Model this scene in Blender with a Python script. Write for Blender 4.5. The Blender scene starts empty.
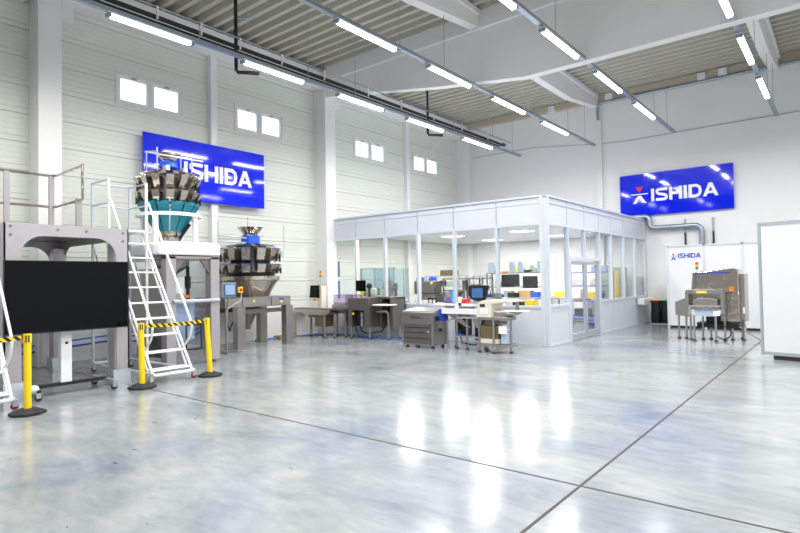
import bpy, bmesh, math, random
from mathutils import Vector, Matrix
random.seed(7)
S = bpy.context.scene
COL = S.collection
R = math.radians

# ------------------------------------------------------------------ camera
cam = bpy.data.cameras.new('camera'); cam_o = bpy.data.objects.new('camera', cam); COL.objects.link(cam_o)
cam.sensor_width = 36; cam.lens = 36 * 553.3 / 800; cam.clip_end = 200
r_ = Vector((.77751259, .62863227, -.0171942)); u_ = Vector((.02845702, -.00785672, .99956414)); f_ = Vector((-.62822319, .777663, .0239977))
cam_o.matrix_world = Matrix(((r_.x, u_.x, -f_.x, 0), (r_.y, u_.y, -f_.y, 0), (r_.z, u_.z, -f_.z, 1.6), (0, 0, 0, 1)))
S.camera = cam_o
# ------------------------------------------------------------------ exposure and sky
S.view_settings.view_transform = 'Standard'; S.view_settings.look = 'None'
S.view_settings.exposure = 0.74; S.view_settings.gamma = 1.0; S.view_settings.use_curve_mapping = False
world = bpy.data.worlds.new('sky'); S.world = world; world.use_nodes = True
bg = world.node_tree.nodes['Background']; bg.inputs['Color'].default_value = (.80, .90, 1.0, 1); bg.inputs['Strength'].default_value = 1.6
LAMP_W = 39.0          # each batten lamp of the hall
LAMP_E = 4.5
PANEL_W = 52.0         # each ceiling panel of the glazed room

# ------------------------------------------------------------------ materials
def lin(c):
    return tuple((x / 12.92 if x <= .04045 else ((x + .055) / 1.055) ** 2.4) for x in [v / 255 for v in c])
def mat(name, rgb, rough=.5, metal=0.0, emit=None, noise=0.0, nscale=6.0, bump=0.0, spec=.5, coat=0.0):
    m = bpy.data.materials.new(name); m.use_nodes = True
    nt = m.node_tree; b = nt.nodes['Principled BSDF']; c = lin(rgb)
    b.inputs['Base Color'].default_value = (*c, 1); b.inputs['Roughness'].default_value = rough
    b.inputs['Metallic'].default_value = metal; b.inputs['Specular IOR Level'].default_value = spec
    b.inputs['Coat Weight'].default_value = coat
    tc = nt.nodes.new('ShaderNodeTexCoord')
    n = nt.nodes.new('ShaderNodeTexNoise'); n.inputs['Scale'].default_value = nscale; n.inputs['Detail'].default_value = 3
    nt.links.new(tc.outputs['Object'], n.inputs['Vector'])
    mx = nt.nodes.new('ShaderNodeMix'); mx.data_type = 'RGBA'
    mx.inputs['A'].default_value = (*[x * (1 - noise) for x in c], 1); mx.inputs['B'].default_value = (*[min(1, x * (1 + noise)) for x in c], 1)
    nt.links.new(n.outputs['Fac'], mx.inputs['Factor']); nt.links.new(mx.outputs['Result'], b.inputs['Base Color'])
    if bump:
        bn = nt.nodes.new('ShaderNodeBump'); bn.inputs['Strength'].default_value = bump; bn.inputs['Distance'].default_value = .06 if metal > .9 else .01
        nt.links.new(n.outputs['Fac'], bn.inputs['Height']); nt.links.new(bn.outputs['Normal'], b.inputs['Normal'])
    if emit:
        b.inputs['Emission Color'].default_value = (*lin(emit[0]), 1); b.inputs['Emission Strength'].default_value = emit[1]
    return m
def glass_mat(name, tint, refl=1.0, rough=.02):
    m = bpy.data.materials.new(name); m.use_nodes = True; nt = m.node_tree
    for n in list(nt.nodes): nt.nodes.remove(n)
    o = nt.nodes.new('ShaderNodeOutputMaterial'); t = nt.nodes.new('ShaderNodeBsdfTransparent'); g = nt.nodes.new('ShaderNodeBsdfGlossy')
    fr = nt.nodes.new('ShaderNodeFresnel'); ge = nt.nodes.new('ShaderNodeNewGeometry'); mr = nt.nodes.new('ShaderNodeMapRange'); mr.inputs['To Min'].default_value = 1.45; mr.inputs['To Max'].default_value = 1 / 1.45
    nt.links.new(ge.outputs['Backfacing'], mr.inputs['Value']); nt.links.new(mr.outputs[0], fr.inputs['IOR']); mu = nt.nodes.new('ShaderNodeMath'); mu.operation = 'MULTIPLY'; mu.inputs[1].default_value = refl
    mx = nt.nodes.new('ShaderNodeMixShader'); t.inputs['Color'].default_value = (*tint, 1); g.inputs['Roughness'].default_value = rough
    nt.links.new(fr.outputs[0], mu.inputs[0]); nt.links.new(mu.outputs[0], mx.inputs[0]); nt.links.new(t.outputs[0], mx.inputs[1]); nt.links.new(g.outputs[0], mx.inputs[2]); nt.links.new(mx.outputs[0], o.inputs[0])
    return m
def floor_mat():
    m = bpy.data.materials.new('polished_concrete'); m.use_nodes = True; nt = m.node_tree; b = nt.nodes['Principled BSDF']
    L = nt.links.new
    tc = nt.nodes.new('ShaderNodeTexCoord')
    def noise(scale, detail, rough=.55, dist=0.0, stretch=(1, 1, 1)):
        mp = nt.nodes.new('ShaderNodeMapping'); mp.inputs['Scale'].default_value = stretch; mp.inputs['Rotation'].default_value = (0, 0, R(39))
        n = nt.nodes.new('ShaderNodeTexNoise'); n.inputs['Scale'].default_value = scale; n.inputs['Detail'].default_value = detail
        n.inputs['Roughness'].default_value = rough; n.inputs['Distortion'].default_value = dist
        L(tc.outputs['Object'], mp.inputs[0]); L(mp.outputs[0], n.inputs['Vector']); return n.outputs['Fac']
    def ramp(fac, stops):
        r = nt.nodes.new('ShaderNodeValToRGB'); e = r.color_ramp.elements
        e[0].position, e[0].color = stops[0][0], (*stops[0][1], 1); e[1].position, e[1].color = stops[-1][0], (*stops[-1][1], 1)
        for p, c in stops[1:-1]:
            q = e.new(p); q.color = (*c, 1)
        L(fac, r.inputs[0]); return r.outputs['Color']
    base = ramp(noise(.75, 9, .62, .6, (1, 1.6, 1)), [(.30, (.21, .24, .262)), (.47, (.295, .318, .325)), (.68, (.375, .392, .383))])
    fine = ramp(noise(5.5, 8, .7, .3, (.5, 1.4, 1)), [(.32, (.78, .80, .82)), (.60, (1, 1, 1))])
    blot = ramp(noise(.42, 4, .6, .5), [(.54, (1, 1, 1)), (.68, (.70, .74, .98))])
    speck = ramp(noise(4.2, 2, .5, 0, (1, 2.6, 1)), [(.235, (.4, .4, .42)), (.255, (1, 1, 1))])
    def mul(a, c):
        x = nt.nodes.new('ShaderNodeMix'); x.data_type = 'RGBA'; x.blend_type = 'MULTIPLY'; x.inputs['Factor'].default_value = 1
        L(a, x.inputs['A']); L(c, x.inputs['B']); return x.outputs['Result']
    L(mul(mul(mul(base, fine), blot), speck), b.inputs['Base Color'])
    rr = nt.nodes.new('ShaderNodeMapRange'); rr.inputs['To Min'].default_value = .10; rr.inputs['To Max'].default_value = .24
    L(noise(1.6, 6), rr.inputs['Value']); L(rr.outputs[0], b.inputs['Roughness'])
    b.inputs['Specular IOR Level'].default_value = .5
    bn = nt.nodes.new('ShaderNodeBump'); bn.inputs['Strength'].default_value = .06; bn.inputs['Distance'].default_value = .01
    L(noise(3.0, 3), bn.inputs['Height']); L(bn.outputs[0], b.inputs['Normal'])
    return m
M = dict(
    floor=floor_mat(),
    wallpanel=mat('cladding_panel', (222, 226, 219), .5, noise=.03, nscale=1.2),
    whitewall=mat('white_plaster', (236, 237, 238), .6, noise=.02, nscale=1.0),
    greywall=mat('grey_plaster', (150, 152, 154), .7, noise=.03),
    concrete=mat('painted_concrete', (236, 236, 236), .6, noise=.03, nscale=2),
    deck=mat('roof_deck', (190, 187, 174), .55, noise=.05, nscale=1.0),
    beige=mat('beige_beam', (196, 186, 168), .6, noise=.05),
    whitemetal=mat('white_paint', (238, 239, 241), .35, noise=.01),
    partition=mat('partition_white', (221, 224, 229), .4, noise=.01),
    booth=mat('booth_panel', (208, 212, 222), .35, noise=.015),
    alu=mat('aluminium', (190, 196, 206), .35, .6, noise=.04),
    galv=mat('galvanised', (165, 175, 188), .38, .8, noise=.1, nscale=9),
    platform=mat('platform_steel', (186, 182, 186), .38, .55, noise=.07, nscale=5),
    steel=mat('brushed_steel', (176, 172, 168), .28, .86, noise=.09, nscale=4),
    steeldark=mat('dull_steel', (127, 123, 120), .42, .75, noise=.12, nscale=5),
    mirror=mat('polished_steel', (198, 189, 177), .12, .95, noise=.08, nscale=3.5, bump=.35),
    greypaint=mat('grey_paint', (170, 166, 170), .45, .3, noise=.06, nscale=3),
    black=mat('black_plastic', (22, 23, 26), .4, noise=.1),
    blackgloss=mat('black_screen', (6, 7, 10), .15, noise=.05, spec=.15),
    rubber=mat('black_rubber', (34, 34, 36), .7, noise=.15, nscale=12),
    yellow=mat('yellow_plastic', (250, 214, 18), .4, noise=.02),
    orange=mat('orange_plastic', (244, 130, 20), .45, noise=.04),
    red=mat('red_plastic', (214, 30, 34), .4, noise=.04),
    wheel=mat('dark_red_wheel', (120, 24, 34), .5, noise=.05),
    noticeblue=mat('notice_blue', (60, 96, 150), .5, noise=.04),
    rackgrey=mat('rack_grey_green', (104, 120, 118), .5, .2, noise=.06),
    lightalu=mat('light_aluminium', (214, 221, 231), .35, .25, noise=.03),
    green=mat('green_plastic', (70, 180, 60), .45, noise=.04),
    blue=mat('sign_blue', (0, 34, 236), .055, noise=.01, spec=1.0),
    brightblue=mat('blue_plastic', (28, 88, 214), .4, noise=.05),
    hose=mat('blue_hose', (70, 140, 225), .4, noise=.05),
    teal=mat('teal_coating', (14, 122, 140), .4, noise=.06),
    cyan=glass_mat('blue_tinted_acrylic', (.80, .885, .925), 1.0, .05),
    greyholder=mat('holder_grey', (150, 166, 182), .5, noise=.05),
    paleblue=mat('pale_blue_panel', (178, 196, 222), .4, noise=.04),
    glass=glass_mat('clear_glass', (.955, .97, .975), .9),
    purple=glass_mat('violet_tinted_acrylic', (.78, .70, .82), 1.0, .05),
    clear=glass_mat('clear_acrylic', (.88, .90, .93), 1.0, .03),
    letter=mat('white_letter', (250, 250, 252), .4),
    letterblue=mat('blue_letter', (20, 40, 190), .4),
    darkletter=mat('dark_letter', (60, 58, 58), .4),
    bag=mat('black_bag_film', (18, 19, 22), .32, noise=.2, nscale=10, bump=.8),
    card=mat('cardboard', (176, 140, 84), .7, noise=.1),
    cream=mat('cream_plastic', (226, 220, 206), .45, noise=.03),
    brown=mat('brown_steel', (128, 112, 84), .4, .5, noise=.1),
    greengrey=mat('green_grey_paint', (150, 168, 156), .5, noise=.1),
    joint=mat('joint_filler', (66, 58, 58), .7, noise=.15),
    screen=mat('lit_display', (40, 70, 110), .2, emit=((90, 130, 180), .3)),
    tube=mat('lamp_tube', (255, 255, 255), .5, emit=((250, 251, 255), LAMP_E)),
    panel=mat('lamp_panel', (255, 255, 255), .5, emit=((255, 253, 246), 3.0)),
    ledred=mat('red_lens', (226, 50, 30), .3, emit=((226, 40, 20), .4)),
    ledamber=mat('amber_lens', (230, 170, 30), .3),
    ledgreen=mat('green_lens', (30, 130, 50), .3),
)
def stripes_mat():
    m = bpy.data.materials.new('hazard_tape'); m.use_nodes = True; nt = m.node_tree; b = nt.nodes['Principled BSDF']; L = nt.links.new
    tc = nt.nodes.new('ShaderNodeTexCoord'); sx = nt.nodes.new('ShaderNodeSeparateXYZ'); L(tc.outputs['Object'], sx.inputs[0])
    def op(o, a, v=None):
        n = nt.nodes.new('ShaderNodeMath'); n.operation = o
        L(a, n.inputs[0])
        if v is not None:
            if isinstance(v, float): n.inputs[1].default_value = v
            else: L(v, n.inputs[1])
        return n.outputs[0]
    s = op('ADD', sx.outputs['Y'], sx.outputs['Z']); s = op('MULTIPLY', s, 9.5); s = op('FRACT', s); s = op('GREATER_THAN', s, .5)
    mx = nt.nodes.new('ShaderNodeMix'); mx.data_type = 'RGBA'; mx.inputs['A'].default_value = (*lin((250, 208, 10)), 1); mx.inputs['B'].default_value = (.01, .01, .012, 1)
    L(s, mx.inputs['Factor']); L(mx.outputs['Result'], b.inputs['Base Color']); b.inputs['Roughness'].default_value = .5
    return m
M['tape'] = stripes_mat()

# ------------------------------------------------------------------ mesh helpers
class B:
    """Collects shapes given in world coordinates; build() links them as one mesh."""
    def __init__(s, o=(0, 0, 0)): s.bm = bmesh.new(); s.o = Vector(o); s.M = Matrix.Identity(4)
    def poly(s, vs, fs):
        v = [s.bm.verts.new(s.M @ Vector(p)) for p in vs]
        for f in fs:
            try: s.bm.faces.new([v[i] for i in f])
            except ValueError: pass
        return s
    def box(s, x0, x1, y0, y1, z0, z1):
        x0, x1 = sorted((x0, x1)); y0, y1 = sorted((y0, y1)); z0, z1 = sorted((z0, z1))
        return s.poly([(x0, y0, z0), (x1, y0, z0), (x1, y1, z0), (x0, y1, z0), (x0, y0, z1), (x1, y0, z1), (x1, y1, z1), (x0, y1, z1)],
                      [(3, 2, 1, 0), (4, 5, 6, 7), (0, 1, 5, 4), (1, 2, 6, 5), (2, 3, 7, 6), (3, 0, 4, 7)])
    def cyl(s, p, q, r, r2=None, n=12):
        p, q = Vector(p), Vector(q); d = (q - p).normalized(); r2 = r if r2 is None else r2
        a = d.orthogonal().normalized(); b = d.cross(a)
        vs = []
        for c, rr in ((p, r), (q, r2)):
            for k in range(n):
                t = 2 * math.pi * k / n; vs.append(c + (a * math.cos(t) + b * math.sin(t)) * rr)
        fs = [(k, (k + 1) % n, n + (k + 1) % n, n + k) for k in range(n)] + [tuple(reversed(range(n))), tuple(range(n, 2 * n))]
        return s.poly(vs, fs)
    def tube(s, pts, r, n=10):
        pts = [Vector(p) for p in pts]
        rings = []; a = None
        for i, p in enumerate(pts):
            d = ((pts[min(i + 1, len(pts) - 1)] - pts[max(i - 1, 0)])).normalized()
            a = d.orthogonal().normalized() if a is None else (a - d * a.dot(d)).normalized()
            b = d.cross(a); rings.append([p + (a * math.cos(2 * math.pi * k / n) + b * math.sin(2 * math.pi * k / n)) * r for k in range(n)])
        vs = [v for g in rings for v in g]; fs = []
        for i in range(len(pts) - 1):
            for k in range(n): fs.append((i * n + k, i * n + (k + 1) % n, (i + 1) * n + (k + 1) % n, (i + 1) * n + k))
        fs += [tuple(reversed(range(n))), tuple(range((len(pts) - 1) * n, len(pts) * n))]
        return s.poly(vs, fs)
    def prism(s, pts, axis, a, b):
        """pts: 2-D outline; axis 'x': (y,z) outline, 'y': (x,z) outline, 'z': (x,y) outline; extruded a..b along the axis"""
        def w(p, t): return {'x': (t, p[0], p[1]), 'y': (p[0], t, p[1]), 'z': (p[0], p[1], t)}[axis]
        n = len(pts); vs = [w(p, a) for p in pts] + [w(p, b) for p in pts]
        return s.poly(vs, [(k, (k + 1) % n, n + (k + 1) % n, n + k) for k in range(n)] + [tuple(reversed(range(n))), tuple(range(n, 2 * n))])
    def lathe(s, prof, c, n=28):
        vs = []; 
        for r, z in prof:
            for k in range(n):
                t = 2 * math.pi * k / n; vs.append((c[0] + r * math.cos(t), c[1] + r * math.sin(t), z))
        fs = []
        for i in range(len(prof) - 1):
            for k in range(n): fs.append((i * n + k, i * n + (k + 1) % n, (i + 1) * n + (k + 1) % n, (i + 1) * n + k))
        return s.poly(vs, fs)
    def ball(s, c, r, sz=(1, 1, 1)):
        t = bmesh.new(); bmesh.ops.create_uvsphere(t, u_segments=14, v_segments=9, radius=r)
        t.verts.ensure_lookup_table()
        s.poly([(v.co.x * sz[0] + c[0], v.co.y * sz[1] + c[1], v.co.z * sz[2] + c[2]) for v in t.verts], [[v.index for v in f.verts] for f in t.faces]); t.free(); return s
    def build(s, name, m, parent=None, bevel=0.0, smooth=False):
        bmesh.ops.remove_doubles(s.bm, verts=s.bm.verts, dist=1e-5) if smooth else None
        bmesh.ops.recalc_face_normals(s.bm, faces=s.bm.faces)
        me = bpy.data.meshes.new(name); bmesh.ops.translate(s.bm, vec=-s.o, verts=s.bm.verts); s.bm.to_mesh(me); s.bm.free()
        me.materials.append(M[m] if isinstance(m, str) else m)
        o = bpy.data.objects.new(name, me); COL.objects.link(o)
        if parent: o.parent = parent
        top = parent
        if not parent: o.location = s.o
        if smooth:
            for p in me.polygons: p.use_smooth = True
            md = o.modifiers.new('edges', 'EDGE_SPLIT'); md.split_angle = R(38)
        if bevel:
            md = o.modifiers.new('bevel', 'BEVEL'); md.width = bevel; md.segments = 2; md.limit_method = 'ANGLE'
        return o
def tag(o, label=None, cat=None, group=None, kind=None):
    if label: o['label'] = label
    if cat: o['category'] = cat
    if group: o['group'] = group
    if kind: o['kind'] = kind
    return o
def thing(name, label, cat, o=(0, 0, 0), group=None):
    e = bpy.data.objects.new(name, None); COL.objects.link(e); e.location = o; e.empty_display_size = .1
    return tag(e, label, cat, group)
def struct(b, name, m, **k):
    o = b.build(name, m, **k); o['kind'] = 'structure'; return o
class T:
    """A thing with parts; P(name) starts a part's builder in world coordinates."""
    def __init__(s, name, label, cat, o=(0, 0, 0), group=None): s.o = o; s.e = thing(name, label, cat, o, group)
    def b(s): return B(s.o)
    def part(s, bld, name, m, parent=None, label=None, **k):
        o = bld.build(name, m, parent or s.e, **k)
        if label: o['label'] = label
        return o
def single(bld, name, m, label, cat, group=None, **k):
    return tag(bld.build(name, m, **k), label, cat, group)

# lettering ---------------------------------------------------------------
def stroke_quads(pts, w):
    out = []
    for (x0, y0), (x1, y1) in zip(pts[:-1], pts[1:]):
        l = math.hypot(x1 - x0, y1 - y0); nx, ny = -(y1 - y0) / l * w / 2, (x1 - x0) / l * w / 2
        out.append([(x0 + nx, y0 + ny), (x1 + nx, y1 + ny), (x1 - nx, y1 - ny), (x0 - nx, y0 - ny)])
    for (x, y) in pts[1:-1]:
        out.append([(x + w / 2 * math.cos(t * math.pi / 6), y + w / 2 * math.sin(t * math.pi / 6)) for t in range(12)])
    return out
def word_polys():
    """the sign's heavy wide capitals, height 1, returns (polygons, total width)"""
    w = .24; polys = []; x = 0
    def rect(a, b, c, d): return [(a, c), (b, c), (b, d), (a, d)]
    for ch in 'ISHIDA':
        if ch == 'I': polys.append(rect(x, x + w, 0, 1)); x += w + .12
        elif ch == 'H':
            polys += [rect(x, x + w, 0, 1), rect(x + .74, x + .74 + w, 0, 1), rect(x + w, x + .74, .40, .62)]; x += .98 + .12
        elif ch == 'S':
            h = .21 / 2
            s = [(x + .92, .86), (x + .82, 1 - h), (x + .24, 1 - h), (x + .115, .84), (x + .115, .68), (x + .24, .555), (x + .72, .445), (x + .83, .33), (x + .83, .19), (x + .70, h), (x + .12, h), (x + .02, .15)]
            polys += stroke_quads(s, .21); x += .95 + .10
        elif ch == 'D':
            s = [(x + .1, 1 - .1), (x + .58, 1 - .1), (x + .80, .76), (x + .86, .5), (x + .80, .24), (x + .58, .1), (x + .1, .1)]
            polys.append(rect(x, x + w, 0, 1)); polys += stroke_quads(s, .21); x += .98 + .06
        elif ch == 'A':
            polys += [[(x, 0), (x + .25, 0), (x + .66, 1), (x + .42, 1)], [(x + 1.10, 0), (x + .85, 0), (x + .42, 1), (x + .68, 1)], rect(x + .26, x + .84, .20, .38)]; x += 1.10
    return polys, x
def lettering(bld, org, right, up, nrm, height, width=None, depth=.012):
    polys, tw = word_polys(); k = (width / tw) if width else height
    right, up, nrm, org = Vector(right), Vector(up), Vector(nrm), Vector(org)
    for j, p in enumerate(polys):
        n = len(p); d = depth * (1 + .012 * j)
        vs = [org + right * a * k + up * c * height for a, c in p]; vs += [v + nrm * d for v in vs]
        bld.poly(vs, [(i, (i + 1) % n, n + (i + 1) % n, n + i) for i in range(n)] + [tuple(reversed(range(n))), tuple(range(n, 2 * n))])
    return bld
def flat_polys(bld, polys, org, right, up, nrm, k, depth=.012):
    right, up, nrm, org = Vector(right), Vector(up), Vector(nrm), Vector(org)
    for p in polys:
        n = len(p); vs = [org + right * a * k + up * c * k for a, c in p]; vs += [v + nrm * depth for v in vs]
        bld.poly(vs, [(i, (i + 1) % n, n + (i + 1) % n, n + i) for i in range(n)] + [tuple(reversed(range(n))), tuple(range(n, 2 * n))])
    return bld
EMB_TRI = [[(.27, 1), (.73, 1), (.5, .66)]]
EMB_BAR = [[(0, .53), (1, .53), (1, .59), (0, .59)]]
EMB_LEGS = [[(.5, .47), (.58, .47), (.90, 0), (.70, 0), (.5, .28)], [(.5, .47), (.5, .28), (.30, 0), (.10, 0), (.42, .47)]]

# ================================================================== STRUCTURE
WX, BY, RX, FY, RZ = -12.8, 20.2, 7.0, -5.0, 8.15
struct(B().box(WX - .3, RX, FY, BY + .3, -.2, 0), 'floor', 'floor')
# left wall: cladding with a grooved profile, white concrete plinth, four window openings
WIN = [(5.70, 7.30), (8.84, 10.46), (13.50, 15.14), (16.74, 18.44)]; WZ0, WZ1 = 5.74, 6.44
def clad(b, y0, y1, z0, z1):
    prof = [z0]; P_ = .575
    pts = [(0.0, z0)]
    z = 1.02
    k = 0
    while z < z1:
        for dz, dx in ((0, 0), (.006, -.028), (.03, -.028), (.036, 0), (.12, 0), (.124, -.014), (.14, -.014), (.144, 0), (.25, 0), (.252, -.005), (.26, -.005), (.262, 0), (.36, 0), (.362, -.005), (.37, -.005), (.372, 0), (.47, 0), (.472, -.005), (.48, -.005), (.482, 0)):
            zz = z + dz
            if z0 < zz < z1: pts.append((dx, zz))
        z += P_
    pts.append((0.0, z1))
    n = len(pts)
    vs = [(WX + dx, y0, zz) for dx, zz in pts] + [(WX + dx, y1, zz) for dx, zz in pts]
    b.poly(vs, [(i, n + i, n + i + 1, i + 1) for i in range(n - 1)])
    b.box(WX - .16, WX - .06, y0, y1, z0, z1)
wl = B()
clad(wl, FY, BY + .3, 1.02, WZ0); clad(wl, FY, BY + .3, WZ1, 8.6)
e = FY
for a, c in WIN + [(BY + .3, None)]:
    clad(wl, e, a, WZ0, WZ1); e = c
struct(wl, 'wall_left', 'wallpanel')
struct(B().box(WX - .3, WX + .03, FY, BY + .3, 0, 1.02), 'trim_1', 'concrete')
struct(B().box(WX - .3, RX, BY, BY + .3, 0, 8.6), 'wall_back', 'whitewall')
struct(B().box(RX, RX + .3, FY, BY + .3, 0, 8.6), 'wall_right', 'whitewall')
struct(B().box(WX - .3, RX + .3, FY - .3, FY, 0, 8.6), 'wall_front', 'greywall')
# roof deck: trapezoidal sheets, ribs across the hall
rd = B(); y = FY; pitch = .34
outline = []
while y < BY + .3:
    outline += [(y, RZ), (y + .11, RZ), (y + .15, RZ + .15), (y + .30, RZ + .15)]; y += pitch
outline += [(y, RZ)]
n = len(outline)
rd.poly([(WX - .3, a, z) for a, z in outline] + [(RX + .3, a, z) for a, z in outline], [(i, i + 1, n + i + 1, n + i) for i in range(n - 1)])
rd.box(WX - .3, RX + .3, FY - .3, BY + .3, RZ + .4, RZ + .5)
struct(rd, 'ceiling', 'deck')
# concrete columns with corbels
def column(y0, y1, k, corbel=True):
    b = B().box(WX - .05, -12.3, y0, y1, 0, 7.5)
    if corbel: b.box(WX, -12.3, y1, y1 + .22, 7.0, 7.5).box(WX, -12.3, y0, y1, 7.5, 8.0)
    struct(b, 'trim_%d' % k, 'concrete', bevel=.015)
column(3.97, 4.40, 2); column(11.70, 12.13, 3); column(19.80, 20.2, 4, False)
for k, yy in ((5, 8.0), (6, 16.15)):
    struct(B().box(WX, WX + .16, yy, yy + .18, 0, 7.5), 'trim_%d' % k, 'concrete')
struct(B().box(-6.98, -6.78, BY - .12, BY, 0, 7.9), 'trim_7', 'concrete')
# eaves beam along the left wall
struct(B().box(WX, -12.35, FY, BY, 7.5, 8.02), 'trim_8', 'concrete', bevel=.01)
# portal girders across the hall, deep in the middle
for k, yy in ((9, 11.9), (10, 3.75)):
    b = B().prism([(-12.75, 7.3), (-11.3, 7.12), (-8.3, 6.62), (-5.7, 6.26), (RX, 6.26), (RX, 7.86), (-12.75, 7.86)], 'y', yy - .14, yy + .10)
    b.box(-12.3, RX, yy - .2, yy + .18, 7.72, RZ)
    struct(b, 'trim_%d' % k, 'concrete', bevel=.01)
# purlins between the girders, fish-bellied
k = 11
for X in (-6.95, -1.55, 3.9):
    for y0, y1 in ((-4.2, 3.5), (3.95, 11.68), (12.1, 20.1)):
        b = B().prism([(y0, 7.72), (y0 + 2.2, 7.42), (y1 - 2.6, 7.42), (y1, 7.74), (y1, RZ - .02), (y0, RZ - .02)], 'x', X - .12, X + .12)
        b.box(X - .18, X + .18, y0, y1, RZ - .13, RZ)
        struct(b, 'trim_%d' % k, 'concrete', bevel=.01); k += 1
# edge angle and steel beam on the back wall
struct(B().box(WX, RX, BY - .22, BY, 7.90, RZ), 'trim_%d' % k, 'beige'); k += 1
for X in (-6.55, -3.6, -3.0, -8.7):
    struct(B().box(X, X + .24, BY - .3, BY - .2, 7.86, 8.1), 'trim_%d' % k, 'concrete'); k += 1
# floor joints
for a in ((-1.645, -1.623, FY, BY, 0, .002), (WX, -1.645, 4.161, 4.183, 0, .002), (-1.623, RX, 4.161, 4.183, 0, .002)):
    struct(B().box(*a), 'trim_%d' % k, 'joint'); k += 1
# windows
for i, (a, c) in enumerate(WIN, 1):
    b = B(); o = WX + .02
    for (p, q, s, t) in ((a - .03, a + .03, WZ0 - .04, WZ1 + .04), (c - .03, c + .03, WZ0 - .04, WZ1 + .04), (a + .03, c - .03, WZ0 - .04, WZ0 + .03), (a + .03, c - .03, WZ1 - .03, WZ1 + .04)):
        b.box(WX - .16, o, p, q, s, t)
    m = (a + c) / 2
    b.box(WX - .12, WX, m - .03, m + .03, WZ0 + .03, WZ1 - .03)
    w = struct(b, 'window_%d' % i, 'wallpanel')
    for (p, q) in ((a + .03, m - .03), (m + .03, c - .03)):
        f = B()
        for (y0, y1, z0, z1) in ((p, p + .07, WZ0 + .03, WZ1 - .03), (q - .07, q, WZ0 + .03, WZ1 - .03), (p + .07, q - .07, WZ0 + .03, WZ0 + .10), (p + .07, q - .07, WZ1 - .10, WZ1 - .03)):
            f.box(WX - .10, WX - .02, y0, y1, z0, z1)
        so = f.build('sash', 'whitemetal', w)
        B().box(WX - .065, WX - .055, p + .06, q - .06, WZ0 + .09, WZ1 - .09).build('pane', 'glass', so)
        B().box(WX - .03, WX + .02, (p + q) / 2 - .05, (p + q) / 2 + .05, WZ1 - .075, WZ1 - .05).build('handle', 'galv', so)

# ------------------------------------------------------------------ GLAZED ROOM
FX0, FX1, GY0, GY1, HZ = -12.62, -5.35, 12.0, 20.15, 3.5
MX = [-12.45, -11.38, -10.25, -9.07, -7.90, -6.65, -5.53]
MY = [12.16, 13.25, 14.4, 15.5, 16.5, 17.65, 18.8, 19.95]
SILL, HEAD = .91, 2.84
k0 = 1
booth = thing('glazed_room', 'white panelled room with long windows built in the far corner of the hall', 'room', (-9, 12, 0)); booth['kind'] = 'structure'
OB = (-9, 12, 0)
def bp(b, name, m, parent=booth, **kk): return b.build(name, m, parent, **kk)
# corner posts
bp(B(OB).box(-5.53, -5.45, 12.0, 12.10, 0, HZ), 'corner_post', 'booth', bevel=.01)
bp(B(OB).box(-5.45, -5.37, 12.02, 12.10, 0, HZ - .02), 'corner_joint', 'lightalu')
bp(B(OB).box(-5.44, -5.35, 12.08, 12.17, 0, HZ), 'corner_post', 'booth', bevel=.01)
bp(B(OB).box(FX0 - .1, MX[0], 12.0, 12.1, 0, HZ), 'corner_post', 'booth', bevel=.01)
bp(B(OB).box(-5.45, -5.35, 19.95, GY1, 0, HZ), 'corner_post', 'booth', bevel=.01)
# header band and low panels, divided
for a, c in zip(MX[:-1], MX[1:]):
    bp(B(OB).box(a + .006, c - .006, 12.02, 12.08, HEAD + .04, 3.33), 'header_panel', 'booth')
    bp(B(OB).box(a + .006, c - .006, 12.02, 12.08, 3.36, HZ - .03), 'header_panel', 'booth')
    bp(B(OB).box(a + .006, c - .006, 12.02, 12.08, .05, SILL - .03), 'low_panel', 'booth')
for i, (a, c) in enumerate(zip(MY[:-1], MY[1:])):
    bp(B(OB).box(-5.43, -5.37, a + .006, c - .006, HEAD + .04, 3.33), 'header_panel', 'booth')
    bp(B(OB).box(-5.43, -5.37, a + .006, c - .006, 3.36, HZ - .03), 'header_panel', 'booth')
    if i not in (1, 2): bp(B(OB).box(-5.43, -5.37, a + .006, c - .006, .05, SILL - .03), 'low_panel', 'booth')
# rails
fr = B(OB)
for z0, z1, pr_ in ((0, .05, .01), (SILL - .03, SILL + .03, .015), (HEAD - .02, HEAD + .04, .015), (3.33, 3.36, .005), (HZ - .03, HZ + .02, .02)):
    fr.box(MX[0], -5.52, 12.01 - pr_ + .005, 12.09, z0, z1)
    if z0 in (0, SILL - .03):
        fr.box(-5.44, -5.36 + pr_, 12.16, 13.25, z0, z1).box(-5.44, -5.36 + pr_, 15.5, 19.95, z0, z1)
    else: fr.box(-5.44, -5.36 + pr_, 12.16, 19.95, z0, z1)
bp(fr, 'rail', 'lightalu')
# mullions and panes
for i, x in enumerate(MX[1:-1]):
    bp(B(OB).box(x - .035, x + .035, 11.99, 12.10, SILL + .03, HEAD - .02), 'mullion', 'lightalu')
    bp(B(OB).box(x - .006, x + .006, 12.005, 12.08, .05, SILL - .03).box(x - .006, x + .006, 12.005, 12.08, HEAD + .04, HZ - .03), 'joint_strip', 'alu')
for a, c in zip(MX[:-1], MX[1:]):
    bp(B(OB).box(a + .03, c - .03, 12.045, 12.055, SILL + .02, HEAD), 'window_pane', 'glass')
for i, yy in enumerate(MY[1:-1]):
    lo = SILL + .03
    if i == 1: bp(B(OB).box(-5.45, -5.34, yy - .03, yy + .03, 2.06, HEAD - .02), 'mullion', 'lightalu')
    else: bp(B(OB).box(-5.45, -5.34, yy - .035, yy + .035, 0 if i in (0, 2) else lo, HEAD - .02), 'mullion', 'lightalu')
    bp(B(OB).box(-5.43, -5.362, yy - .006, yy + .006, HEAD + .04, HZ - .03), 'joint_strip', 'alu')
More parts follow.
